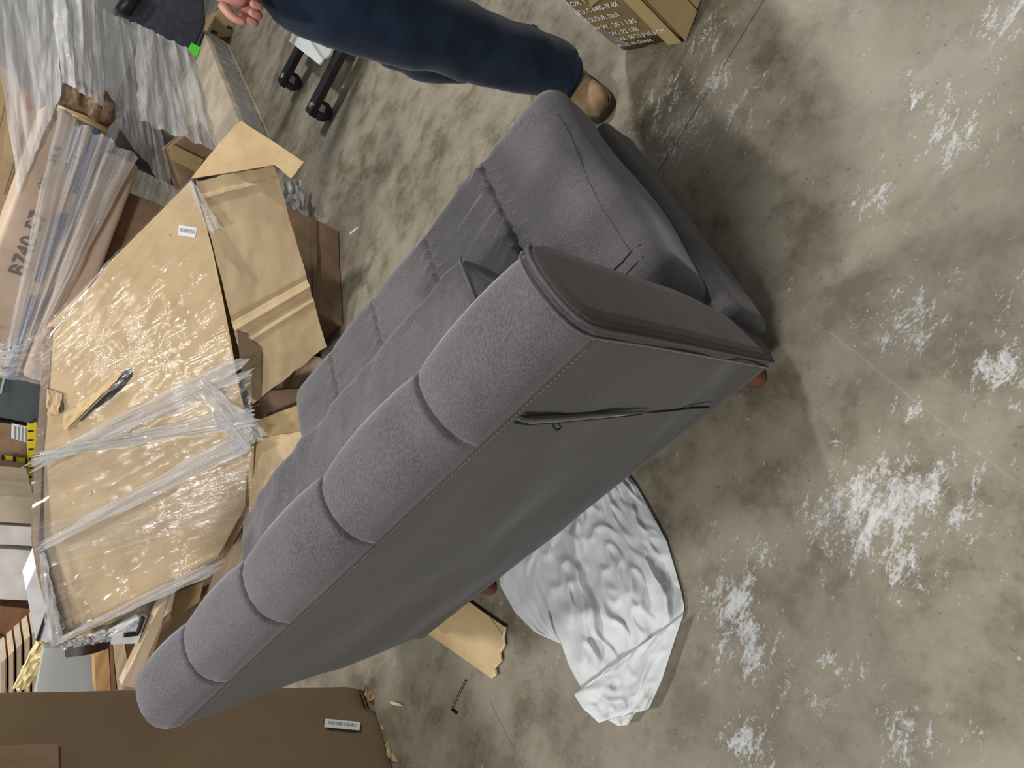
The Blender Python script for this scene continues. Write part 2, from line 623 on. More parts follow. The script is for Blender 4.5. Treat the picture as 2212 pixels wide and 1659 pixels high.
        mpr.inputs['Rotation'].default_value = (0, 0, 0.55)
        mpr.inputs['Scale'].default_value = (0.55, 1.25, 1)
        nt.links.new(tc, mpr.inputs['Vector'])
        n1 = noise_n(nt, 26, 7, 0.8, vec=mpr.outputs[0], dist=0.5)
        n2 = noise_n(nt, 110, 3, 0.7, vec=tc)
        s = math_n(nt, 'ADD', math_n(nt, 'MULTIPLY', n1, 0.72), math_n(nt, 'MULTIPLY', n2, 0.28))
        s = math_n(nt, 'ADD', s, math_n(nt, 'MULTIPLY', at_.outputs['Fac'], 0.19))
        m_ = ramp(nt, s, [(0.590, (0, 0, 0)), (0.625, (0.45, 0.45, 0.45)), (0.70, (0.9, 0.9, 0.9))])
        c = mixc(nt, m_, c, (0.50, 0.51, 0.51))
        nt.links.new(c, b.inputs['Base Color'])
        rg = ramp(nt, mid, [(0.3, (0.42, 0.42, 0.42)), (0.7, (0.62, 0.62, 0.62))])
        nt.links.new(rg, b.inputs['Roughness'])
        hh = math_n(nt, 'ADD', math_n(nt, 'MULTIPLY', fine, 0.25), math_n(nt, 'SUBTRACT', m_, math_n(nt, 'MULTIPLY', jt, 2.0)))
        bumpn(nt, b, hh, 0.25, 0.003)
    mat('concrete', (0.3, 0.27, 0.22), 0.5, spec=0.35, build=concrete)
    o = link('floor', me, 'concrete')
    o['kind'] = 'structure'
    o['label'] = 'stained concrete floor with patches of white adhesive'
    return o


build_floor()
wl = prism('wall_back', [(-12, 13, 0), (12, 13, 0), (12, 13, 7), (-12, 13, 7)], (0, 0.2, 0))
mat('wall_paint', (0.45, 0.45, 0.44), 0.8, build=varied((0.42, 0.42, 0.41), (0.48, 0.48, 0.47), 3))
o = link('wall_back', wl, 'wall_paint')
o['kind'] = 'structure'

# ---------------------------------------------------------------- the sofa bed
YAW = 2.5053
SU = Vector((math.cos(YAW), math.sin(YAW), 0))
SV = Vector((math.sin(YAW), -math.cos(YAW), 0))
SO = Vector((0.11, 0.6657, 0))
SL = 1.38
SEAMS = (0.270, 0.553, 0.842, 1.100)


def S(p):
    return SO + SU * p[0] + SV * p[1] + Vector((0, 0, p[2]))


def groove(u, wid):
    d = min(abs(u - s) for s in SEAMS)
    return math.exp(-(d / wid) ** 2)


def crown(u):
    e = (0.0,) + SEAMS + (SL,)
    for a, b in zip(e, e[1:]):
        if a <= u <= b:
            return math.sin(math.pi * (u - a) / (b - a)) ** 0.6
    return 0.0


def build_sofa():
    root = thing('sofa_bed', 'dark grey upholstered sofa bed with channelled backrest and brown legs', 'sofa', S((0.69, 0.65, 0)))

    # base box under the seat
    def bd(p, n):
        return Vector((0, 0, 0)) + n * 0.006 * fbm(p.x * 5, p.y * 5, p.z * 7)
    link('base', rbox('base', (-0.045, 0.285, 0.09), (1.40, 1.10, 0.24), 0.03, (40, 26, 4), bd, S), 'fabric_base', root, True)
    # legs
    for (lu, lv) in ((0.085, 0.275), (1.06, 0.275), (0.085, 1.0), (1.06, 1.0)):
        ou = -0.02 if lu < 0.5 else 0.02
        ov = -0.012 if lv < 0.5 else 0.012
        prof = [(0.13, 0.030), (0.05, 0.024), (0.012, 0.0215), (0.003, 0.019), (0.0, 0.014)]
        link('leg', tube('leg', [S((lu + ou * (1 - z / 0.13), lv + ov * (1 - z / 0.13), z)) for z, r in prof], [r for z, r in prof], 20), 'leg_wood', root, True)

    # seat cushion with sewn channels
    def sd(p, n):
        u, v, z = p
        g = groove(u, 0.006)
        top = max(0.0, n.z)
        front = max(0.0, n.y)
        amp = 0.35 + 0.65 * max(top, front)
        d = -0.009 * g * amp + 0.005 * crown(min(max(u, 0), SL)) * amp - 0.006 * math.exp(-min(abs(u - q) for q in SEAMS) / 0.03) * front
        # gathers beside the seams: thin short pleats, longer folds running along the channel
        for k, sm in enumerate(SEAMS):
            a = (0.014, 0.008, 0.006, 0.005)[k]
            du = u - sm
            if abs(du) > 0.3:
                continue
            vv = v + du * (0.28 if du > 0 else -0.30)
            ln = 0.030 + 0.045 * abs(noise.noise(Vector((vv * 21, k * 5.0, 1.0 if du > 0 else 4.0))))
            ph = fbm(vv * 8, k * 3.1) * 2.5
            rid = (0.5 + 0.5 * math.sin(vv * 2 * math.pi / 0.052 + ph)) ** 3
            d += a * rid * math.exp(-(abs(du) / ln) ** 2) * max(top, 0.3 * front) * min(1, abs(du) / 0.006)
            if k == 0 and du > 0:
                w2 = v + 0.10 * du
                r2 = max(0.0, 1 - abs(noise.noise(Vector((w2 * 11 + 2.0, du * 1.5, 9.0)))) * 5)
                d += 0.013 * r2 * max(0.0, 1 - du / 0.26) * top * min(1, du / 0.01)
        # long soft folds
        d += 0.0045 * fbm(u * 2.2 + v * 4, v * 7 - u * 2, 3) * top
        # deep crease behind, near end pulled in
        if u < 0.2 and n.x < -0.2:
            d += 0.010 * math.sin(v * 9 + z * 8) * (-n.x)
        off = n * d
        # seat rises a little towards the back
        off.z += 0.045 * max(0.0, (0.80 - v)) * (z - 0.2) / 0.2
        return off
    seat = link('seat_cushion', rbox('seat_cushion', (-0.022, 0.345, 0.195), (1.375, 1.165, 0.425), 0.065, (230, 150, 8), sd, S), 'fabric', root, True)
    # pulled fold on the near side: dark tubes for the shade in it
    bvh = BVHTree.FromPolygons([v.co for v in seat.data.vertices], [tuple(p.vertices) for p in seat.data.polygons])

    def onseat(px, py):
        d = (F_ - (px - 1106) / FPX * U_ - (py - 829.5) / FPX * R_).normalized()
        h = bvh.ray_cast(CAM, d)[0]
        return h - d * 0.001 if h else hit(px, py, S((0, 0.4, 0.42)), (0, 0, 1))
    for k, ps in enumerate((((1322, 588), (1345, 566), (1362, 545), (1384, 528)), ((1345, 600), (1366, 578), (1390, 554)))):
        pts = [onseat(*q) for q in ps]
        sub('fold', tube('fold', pts, [0.0026, 0.0022, 0.0018, 0.0008][:len(pts)] if k == 0 else 0.0010, 6), 'zip_tape', seat, True)
    for ps in (((1204, 245), (1235, 300), (1270, 390), (1300, 450), (1340, 510), (1365, 548)),):
        sub('seam', tube('seam', [onseat(*q) for q in ps], 0.0010, 6), 'fabric_base', seat, True)

    # thick back cushion lying between seat and backrest
    def cdp(p, n):
        u, v, z = p
        d = 0.012 * fbm(u * 5, v * 6, z * 5) + 0.006 * fbm(u * 14, v * 12, z * 10)
        off = n * d
        if u > 1.0:
            off.y -= 0.10 * (u - 1.0)
        return off
    cush = link('back_cushion', rbox('back_cushion', (0.288, 0.20, 0.40), (1.365, 0.612, 0.652), 0.032, (90, 30, 16), cdp, S), 'fabric', root, True)
    # sewn lip at its near end
    lip = [S(q) for q in ((0.296, 0.598, 0.643), (0.298, 0.58, 0.651), (0.298, 0.55, 0.652), (0.297, 0.50, 0.652), (0.296, 0.45, 0.652))]
    sub('seam', tube('seam', lip, [0.002, 0.004, 0.004, 0.004, 0.003], 8), 'fabric', cush, True)

    # backrest: closed profile swept along the length
    prof = [(0.225, 0.075), (0.208, 0.14), (0.185, 0.215), (0.150, 0.33), (0.112, 0.455), (0.074, 0.58), (0.040, 0.69), (0.012, 0.775), (-0.004, 0.822), (-0.012, 0.85),
            (-0.009, 0.872), (0.006, 0.892), (0.030, 0.908), (0.060, 0.919), (0.090, 0.924), (0.115, 0.920), (0.136, 0.906), (0.150, 0.884),
            (0.163, 0.84), (0.190, 0.745), (0.222, 0.64), (0.255, 0.54), (0.287, 0.44), (0.305, 0.34), (0.318, 0.22), (0.325, 0.10), (0.30, 0.07)]
    # resample
    dens = []
    for (a, b) in zip(prof, prof[1:] + prof[:1]):
        k = max(1, int(math.hypot(b[0] - a[0], b[1] - a[1]) / 0.022))
        for i in range(k):
            dens.append((a[0] + (b[0] - a[0]) * i / k, a[1] + (b[1] - a[1]) * i / k))
    for _ in range(2):
        m = len(dens)
        dens = [((dens[i - 1][0] + 2 * dens[i][0] + dens[(i + 1) % m][0]) / 4, (dens[i - 1][1] + 2 * dens[i][1] + dens[(i + 1) % m][1]) / 4) for i in range(m)]
    m = len(dens)
    cen = (0.13, 0.5)
    us = [0.0, 0.004, 0.010, 0.018]
    k = 150
    us += [0.028 + (SL - 0.07 - 0.028) * i / k for i in range(k + 1)]
    us += [SL - 0.07 + 0.07 * math.sin(i / 8 * math.pi / 2) for i in range(1, 9)]
    for q in SEAMS:
        us += [q + e for e in (-0.016, -0.011, -0.007, -0.004, -0.0018, 0.0, 0.0018, 0.004, 0.007, 0.011, 0.016)]
    us = sorted(set(round(q, 5) for q in us))
    verts, faces = [], []
    for u in us:
        # rounding at the ends shrinks the profile
        sh = 0.0
        if u < 0.018:
            sh = 0.008 * (1 - u / 0.018) ** 2
        if u > SL - 0.07:
            q = (u - (SL - 0.07)) / 0.07
            sh = 0.06 * (1 - math.sqrt(max(0, 1 - q * q)))
        for i, (v, z) in enumerate(dens):
            a, b = dens[i - 1], dens[(i + 1) % m]
            nx, nz = -(b[1] - a[1]), (b[0] - a[0])
            l = math.hypot(nx, nz) or 1
            nx, nz = nx / l, nz / l           # outward
            # grooves only from the stitched back edge over the top and down the front
            wgt = 0.0
            if nx < -0.05:
                wgt = max(0.0, min(1.0, (z - 0.825) / 0.045))
            elif z > 0.35:
                wgt = 1.0
            d = -0.011 * groove(u, 0.0045) * wgt + 0.012 * crown(u) * wgt - 0.008 * wgt
            if wgt == 0.0 and v < 0.22 and z > 0.1:     # loose cloth on the back
                d += 0.007 * fbm(u * 1.6 + z * 1.2, z * 6 + u * 2.5, 7) * min(1, (0.85 - z) * 4)
                d += 0.006 * math.sin((z - 0.25 * u) * 17 + 1.3) * max(0.0, min(1, (u - 0.15) * 2)) * max(0, min(1, (0.75 - z) * 3)) * 0.7
            d -= sh
            verts.append(S((u, v + nx * d, z + nz * d)))
    for r in range(len(us) - 1):
        for i in range(m):
            faces.append((r * m + i, r * m + (i + 1) % m, (r + 1) * m + (i + 1) % m, (r + 1) * m + i))
    last = (len(us) - 1) * m
    faces.append(tuple(range(last, last + m)))
    faces.append(tuple(range(m)))
    br = link('backrest', fix(mesh('backrest', verts, faces)), 'fabric', root, True)
    # the back below the stitching is a plainer cloth
    br.data.materials.append(MATS['fabric_back'])
    for p in br.data.polygons:
        q = p.center - SO
        if p.normal.dot(SV) < -0.3 and p.center.z < 0.822:
            p.material_index = 1
    # near end panel, slightly padded, with soft diagonal pulls
    pv = []
    rings = ((0.002, 0.000), (0.008, -0.006), (0.016, -0.009), (0.030, -0.011))
    for ins, uo in rings:
        for i, (v, z) in enumerate(dens):
            a, b = dens[i - 1], dens[(i + 1) % m]
            nx, nz = -(b[1] - a[1]), (b[0] - a[0])
            l = math.hypot(nx, nz) or 1
            pv.append(S((uo, v - nx / l * ins, z - nz / l * ins)))
    pf = []
    for r in range(len(rings) - 1):
        for i in range(m):
            pf.append((r * m + i, r * m + (i + 1) % m, (r + 1) * m + (i + 1) % m, (r + 1) * m + i))
    k0 = (len(rings) - 1) * m
    nb = sum(1 for i in range(m) if i < m // 2)
    cap = [pv[k0 + i] for i in range(m)]
    tris = tessellate_polygon([cap])
    pf += [tuple(k0 + i for i in t) for t in tris]
    sp = link('side_panel', fix(mesh('side_panel', pv, pf)), 'fabric_end_shade', root, False)
    # piping: two cords along the back and top edge of the near end
    idx = [i for i in range(m) if (dens[i][0] < 0.16 and dens[i][1] > 0.085 and not (dens[i][0] > 0.14 and dens[i][1] < 0.9 and dens[i][1] > 0.5 and dens[i][0] > 0.13))]
    edge = [dens[i] for i in range(m) if i <= max(j for j in range(m) if dens[j][1] > 0.90)]
    edge = [e for e in edge if e[1] > 0.08]
    for du, rad in ((0.000, 0.0035), (0.014, 0.0022)):
        pts = []
        for (v, z) in edge:
            pts.append(S((du, v + (0.004 if du == 0 else -0.0005), z - (0.003 if du == 0 else -0.0005))) )
        sub('piping', tube('piping', pts, rad, 7), 'fabric_end_shade' if du == 0 else 'fabric', br, True)
    # stitched line along the back edge
    st = []
    dash_v, dash_f = [], []
    u = 0.03
    while u < 1.30:
        a, b = u, u + 0.006
        q = [S((x, -0.0085 + 0.0, 0.8265 + dz))  - SV * 0.0045 for x in (a, b) for dz in (-0.0005, 0.0005)]
        n0 = len(dash_v)
        dash_v += q + [p - SV * 0.001 for p in q]
        dash_f += [(n0, n0 + 1, n0 + 3, n0 + 2), (n0 + 4, n0 + 5, n0 + 7, n0 + 6), (n0, n0 + 1, n0 + 5, n0 + 4), (n0 + 2, n0 + 3, n0 + 7, n0 + 6)]
        u += 0.0085
    sub('stitching', mesh('stitching', dash_v, dash_f), 'thread', br)
    # zip in the back
    zp = [(0.192, -0.006, 0.815), (0.198, 0.010, 0.775), (0.199, 0.040, 0.69), (0.190, 0.078, 0.566), (0.180, 0.117, 0.436)]
    zpts = [S((a, b - 0.006, c))  for a, b, c in zp]
    zo = link('zip', tube('zip', zpts, [0.002, 0.0045, 0.004, 0.0035, 0.001], 8), 'zip_tape', root, True)
    lipz = [S((a - 0.008, b - 0.007, c))  for a, b, c in zp]
    sub('zip_flap', tube('zip_flap', lipz, [0.002, 0.006, 0.006, 0.005, 0.002], 8), 'fabric', zo, True)
    c = Vector(S((0.199, 0.036, 0.70)) ) - SV * 0.007
    sub('zip_pull', tube('zip_pull', [c + SU * 0.002, c + SU * 0.010 + Vector((0, 0, -0.004)), c + SU * 0.016 + Vector((0, 0, -0.018)), c + SU * 0.008 + Vector((0, 0, -0.022)), c + Vector((0, 0, -0.004))], 0.0018, 6), 'black_plastic', zo, True)
    z2 = [S((a, b - 0.003, c))  for a, b, c in ((0.180, 0.117, 0.436), (0.172, 0.15, 0.33), (0.158, 0.178, 0.235), (0.152, 0.195, 0.17))]
    s2 = link('seam', tube('seam', z2, [0.001, 0.0022, 0.0028, 0.0028], 6), 'zip_tape', root, True)
    # little black loop tag at the foot of the back
    t0 = hit(803, 1374, S((0, 0.22, 0.3)), SV)
    tg = link('loop_tag', tube('loop_tag', [t0 + Vector((0, 0, 0.014)), t0 + SV * -0.004, t0 + Vector((0, 0, -0.016))], 0.003, 6), 'black_plastic', root, True)
    return root


build_sofa()


# ---------------------------------------------------------------- cartons and small helpers for flat parts
def quad_part(name, pts, m, parent, lift=0.002):
    """thin flat part lying on a face: extruded towards the camera side"""
    p = [Vector(q) for q in pts]
    n = (p[1] - p[0]).cross(p[2] - p[0]).normalized()
    if n.dot(CAM - p[0]) < 0:
        n = -n
    return link(name, prism(name, [q + n * 0.0005 for q in p], n * lift), m, parent)


def barcode_label(name, P, xd, yd, w_, h_, parent, lines=9):
    """small white sticker with grey bars"""
    xd, yd = Vector(xd).normalized(), Vector(yd).normalized()
    P = Vector(P)
    lab = quad_part(name, [P, P + xd * w_, P + xd * w_ + yd * h_, P + yd * h_], 'label_white', parent, 0.0012)
    n = xd.cross(yd)
    if n.dot(CAM - P) < 0:
        n = -n
    off = Vector(parent['_o']) if '_o' in parent.keys() else Vector()
    vs, fs = [], []
    x = w_ * 0.08
    k = 0
    while x < w_ * 0.9:
        bw = w_ * random.choice((0.012, 0.02, 0.03))
        q = [P + xd * x + yd * h_ * 0.35, P + xd * (x + bw) + yd * h_ * 0.35, P + xd * (x + bw) + yd * h_ * 0.75, P + xd * x + yd * h_ * 0.75]
        vs += [v + n * 0.0022 for v in q]
        fs.append((4 * k, 4 * k + 1, 4 * k + 2, 4 * k + 3))
        k += 1
        x += bw + w_ * random.choice((0.012, 0.02, 0.028))
    sub('barcode', mesh('barcode', vs, fs), 'barcode_grey', lab)
    return lab


def plane_frame(px, py, Y, tilt, azm=0.0):
    P0 = aty(px, py, Y)
    t, a = math.radians(tilt), math.radians(azm)
    n = Vector((math.cos(t) * math.sin(a), -math.cos(t) * math.cos(a), math.sin(t)))
    return P0, n


# ---------------------------------------------------------------- tall brown carton at the left of the aisle
def tall_carton():
    c0, c1 = flo(790, 1481), flo(850, 1659)
    d = (c1 - c0).normalized()
    back = Vector((-abs(d.y), d.x * -1 if d.x > 0 else d.x * -1, 0))
    back = Vector((d.y, -d.x, 0))
    if back.x > 0:
        back = -back
    H, L, D = 1.18, 0.60, 0.34
    root = thing('tall_carton', 'tall plain brown carton standing upright at the far end of the sofa', 'carton', c0 + d * L / 2 + back * D / 2)

    def B(p):
        return c0 + d * p[0] + back * p[1] + Vector((0, 0, p[2]))

    def dd(p, n):
        return n * (0.004 * fbm(p.x * 3, p.y * 3, p.z * 3)) - n * (0.02 * max(0, 0.06 - p.z) / 0.06 if p.x < 0.1 else 0.0)
    link('body', rbox('body', (0, 0, 0), (L, D, H), 0.007, (30, 8, 36), dd, B), 'kraft_brown', root, True)
    n = -back
    P0 = c0 + n * 0.006

    def on(px, py):
        return hit(px, py, P0, n)
    a = on(702, 1556)
    b = on(778, 1566)
    e = on(700, 1570)
    q = barcode_label('label', on(700, 1571), (on(776, 1578) - on(700, 1571)), (on(703, 1553) - on(700, 1571)), (on(776, 1578) - on(700, 1571)).length, (on(703, 1553) - on(700, 1571)).length, root)
    # paler paper patch and pale scuffs
    quad_part('paper_patch', [on(-40, 1614), on(125, 1607), on(128, 1700), on(-40, 1700)], 'kraft_dark', root, 0.0015)
    # crushed, peeling corner by the floor
    for (pts) in (((795, 1485), (812, 1500), (800, 1520), (784, 1502)), ((812, 1530), (835, 1560), (842, 1600), (822, 1575)), ((838, 1600), (852, 1655), (835, 1640), (830, 1612))):
        w_ = [on(*p) + n * 0.008 for p in pts]
        w_[1] += n * 0.015
        link('torn_paper', sheet('torn_paper', w_, 4, 4, lambda s, t: 0.006 * math.sin(s * 9 + t * 5), thick=0.0015), 'kraft_tan', root)
    ft = flo(835, 1570)
    return root


tall_carton()


# ---------------------------------------------------------------- printed carton at the right
def printed_carton():
    A, B_ = flo(1345, 118), flo(1480, 96)
    d = (B_ - A).normalized()          # along the printed face, towards the camera
    r = Vector((-d.y, d.x, 0))
    if r.x < 0:
        r = -r
    Wd = (B_ - A).length
    H, D = 1.40, 0.40
    root = thing('printed_carton', 'brown carton with white printed lines and tan tape beside the person', 'carton', A + d * Wd / 2 + r * D / 2)

    def Bs(p):
        return A + d * p[0] + r * p[1] + Vector((0, 0, p[2]))

    def dd(p, n):
        return n * (0.005 * fbm(p.x * 6, p.y * 6, p.z * 6)) + n * (-0.012 * max(0, 0.05 - p.z) / 0.05)
    link('body', rbox('body', (0, 0, 0), (Wd, D, H), 0.008, (16, 18, 18), dd, Bs), 'kraft_olive', root, True)
    n = -r
    P0 = A + n * 0.006

    def on(px, py):
        return hit(px, py, P0, n)
    up = Vector((0, 0, 1))
    rows = [('FOR 1', (1231, 14), 0.030), ('SKU: C-6482-2P-BK', (1248, 32), 0.030), ('COLOUR: Black', (1270, 48), 0.030),
            ('N.W.: 20.1 LBS', (1291, 64), 0.028), ('G.W.: 22 LBS', (1312, 77), 0.026), ('MEAS.: 66*21.5*41.5 CM', (1330, 88), 0.026), ('MADE IN CHINA', (1338, 100), 0.020)]
    for t, (px, py), sz in rows:
        o_ = on(px, py)
        width = {'SKU: C-6482-2P-BK': (1344, 12), 'COLOUR: Black': (1341, 32)}.get(t)
        me = text_mesh(t, sz, o_, d, up, lift=0.003)
        xs = [(v.co - o_).dot(d) for v in me.vertices]
        avail = Wd - (o_ - A).dot(d) - 0.012
        want = (on(*width) - o_).dot(d) if width else min(max(xs), avail)
        want = min(want, avail)
        k = want / max(xs)
        for v in me.vertices:
            q = v.co - o_
            v.co = o_ + q + d * (q.dot(d) * (k - 1))
        link('printed_text', me, 'print_white', root)
    # tape: pale strip round the near vertical edge and over the front seam
    e0 = Bs((Wd - 0.055, -0.007, 0.0))
    link('tape', prism('tape', [Bs((Wd - 0.05, -0.0075, 0.02)), Bs((Wd + 0.004, -0.0075, 0.02)), Bs((Wd + 0.004, -0.0075, H - 0.01)), Bs((Wd - 0.05, -0.0075, H - 0.01))], r * 0.002), 'tape_tan', root)
    q = [on(1272, -6), on(1300, -6), on(1275, 15)]
    link('tape', prism('tape', [p + n * 0.002 for p in q], n * 0.0015), 'tape_tan', root)
    # near face: outer flap with its slanted seam
    fpl = B_ + d * 0.008

    def of(px, py):
        return hit(px, py, fpl, d)
    z0 = 0.012
    link('flap', prism('flap', [Bs((Wd + 0.004, 0.006, z0)), Bs((Wd + 0.004, 0.10, z0)), Bs((Wd + 0.004, 0.12, H - .01)), Bs((Wd + 0.004, 0.006, H - .01))], d * 0.006), 'kraft_tan', root)
    link('flap', prism('flap', [Bs((Wd + 0.003, 0.108, z0)), Bs((Wd + 0.003, D - 0.006, z0)), Bs((Wd + 0.003, D - 0.006, H - .01)), Bs((Wd + 0.003, 0.13, H - .01))], d * 0.004), 'kraft_tan', root)
    # strip of clear tape catching the light on the printed side
    c = [on(1287, 62), on(1300, 57), on(1362, 92), on(1352, 98)]
    link('clear_tape', sheet('clear_tape', [p + n * 0.006 for p in c], 14, 3, lambda s, t: 0.002 * math.sin(t * 12), uvscale=(3, 1)), 'film_dense', root)
    return root


printed_carton()


# ---------------------------------------------------------------- things lying on the floor behind the sofa
def white_bag():
    root = thing('nonwoven_bag', 'crumpled white nonwoven fabric bag lying on the floor behind the sofa', 'bag', flo(1300, 1300))

    def chain(ps, n):
        P = [Vector(p).to_3d() for p in ps]
        L = [0]
        for a, b in zip(P, P[1:]):
            L.append(L[-1] + (b - a).length)
        out = []
        for i in range(n + 1):
            t = L[-1] * i / n
            k = max(j for j in range(len(P)) if L[j] <= t + 1e-9)
            if k == len(P) - 1:
                out.append(P[-1])
            else:
                f = (t - L[k]) / (L[k + 1] - L[k])
                out.append(P[k].lerp(P[k + 1], f))
        return out

    def loft(name, ca, cb, nu, nv, z0, amp, kx, seed, m='nonwoven', dirn=1.0):
        A, B_ = chain(ca, nv), chain(cb, nv)
        vs, fs = [], []
        for j in range(nv + 1):
            for i in range(nu + 1):
                s, t = i / nu, j / nv
                px = A[j].lerp(B_[j], s)
                w_ = flo(px.x, px.y)
                q1 = s * kx * 0.55 + 0.9 * t + 0.35 * fbm(s * 3, t * 3, seed)
                ridge = (1 - abs(noise.noise(Vector((q1 + seed, t * 1.5, seed)))) * 3.0)
                q2 = s * kx * 1.1 - t * kx * 0.8
                fine = 1 - abs(noise.noise(Vector((q2 + seed, (s + t) * kx * 0.7, seed + 5)))) * 3.2
                ed = min(1, min(s, 1 - s) * 7 + 0.12) * min(1, (1 - t) * 7 + 0.10)
                z = z0 + ed * (amp * 0.9 * max(0, ridge) + amp * 0.45 * max(0, fine) + amp * 0.6 * fbm(s * 2.5 + seed, t * 3))
                w_ = flo(px.x, px.y, max(0.003, z) * 1.0)
                vs.append(w_)
        for j in range(nv):
            for i in range(nu):
                a = j * (nu + 1) + i
                fs.append((a, a + 1, a + nu + 2, a + nu + 1))
        return link(name, mesh(name, vs, fs), m, root, True)
    loft('bag_side', [(1250, 1020), (1140, 1130), (1078, 1240), (1080, 1265), (1112, 1322), (1155, 1366), (1205, 1388)],
         [(1300, 1040), (1220, 1130), (1190, 1220), (1190, 1280), (1195, 1330), (1205, 1370), (1212, 1392)], 26, 60, 0.004, 0.010, 4, 3.3)
    loft('bag_body', [(1230, 1010), (1170, 1120), (1163, 1175), (1172, 1250), (1182, 1300), (1198, 1350), (1230, 1440), (1252, 1480), (1262, 1500)],
         [(1335, 990), (1350, 1018), (1375, 1050), (1408, 1110), (1440, 1170), (1458, 1230), (1472, 1280), (1478, 1312), (1474, 1338)], 90, 110, 0.010, 0.030, 7, 1.2)
    loft('folded_hem', [(1262, 1482), (1240, 1500), (1258, 1530), (1276, 1545), (1294, 1562), (1312, 1554), (1335, 1568)],
         [(1476, 1330), (1470, 1345), (1452, 1400), (1430, 1468), (1400, 1533), (1372, 1540), (1355, 1566)], 60, 40, 0.030, 0.012, 5, 8.1)
    return root


white_bag()


def small_floor_things():
    # cardboard scrap, one torn edge
    pts = [(998, 1287), (1040, 1318), (1092, 1354), (1088, 1375), (1090, 1392), (1080, 1408), (1083, 1425), (1070, 1440), (1072, 1455), (1061, 1463), (1048, 1454), (1000, 1420), (922, 1366), (931, 1341), (960, 1316)]
    root = thing('cardboard_scrap', 'torn flat piece of tan cardboard on the floor behind the sofa', 'cardboard', flo(1010, 1380))
    P = [flo(*p, 0.008) for p in pts]
    link('face_sheet', prism('face_sheet', P, (0, 0, 0.005)), 'kraft_light', root)
    tp = [flo(*p, 0.010) for p in ((1092, 1354), (1088, 1375), (1090, 1392), (1080, 1408), (1083, 1425), (1070, 1440), (1072, 1455), (1061, 1463))]
    link('torn_edge', tube('torn_edge', tp, [0.004, 0.005, 0.004, 0.006, 0.004, 0.005, 0.006, 0.003], 6), 'torn_edge', root)
    c = [flo(*p, 0.0135) for p in ((1056, 1330), (1086, 1372))]
    link('crease', tube('crease', c, 0.0025, 6), 'kraft', root)
    # hex key
    k = [flo(1006, 1470, 0.004), flo(990, 1502, 0.004), flo(979, 1525, 0.004), flo(976, 1532, 0.004), flo(980, 1537, 0.004), flo(987, 1541, 0.004)]
    o = link('hex_key', tube('hex_key', k, 0.0035, 6), 'steel_key')
    tag(o, 'small bent steel hex key on the floor near the cardboard scrap', 'hex key')
    # splinters
    for (a, b, lab, m) in (((845, 1516), (874, 1525), 'pale wood splinter on the floor beside the tall brown carton', 'wood_pale'),
                           ((757, 505), (776, 490), 'thin white plastic sliver on the floor by the brown low carton', 'foam_white')):
        A, B_ = flo(*a), flo(*b)
        dd = (B_ - A)
        nn = Vector((-dd.y, dd.x, 0)).normalized()
        L = dd.length
        o = link('splinter', prism('splinter', [A - nn * 0.004 * L / .06, A + dd * 0.5 - nn * 0.006, B_, A + dd * 0.6 + nn * 0.004, A + nn * 0.002], (0, 0, 0.004)), m)
        tag(o, lab, 'splinter')


small_floor_things()


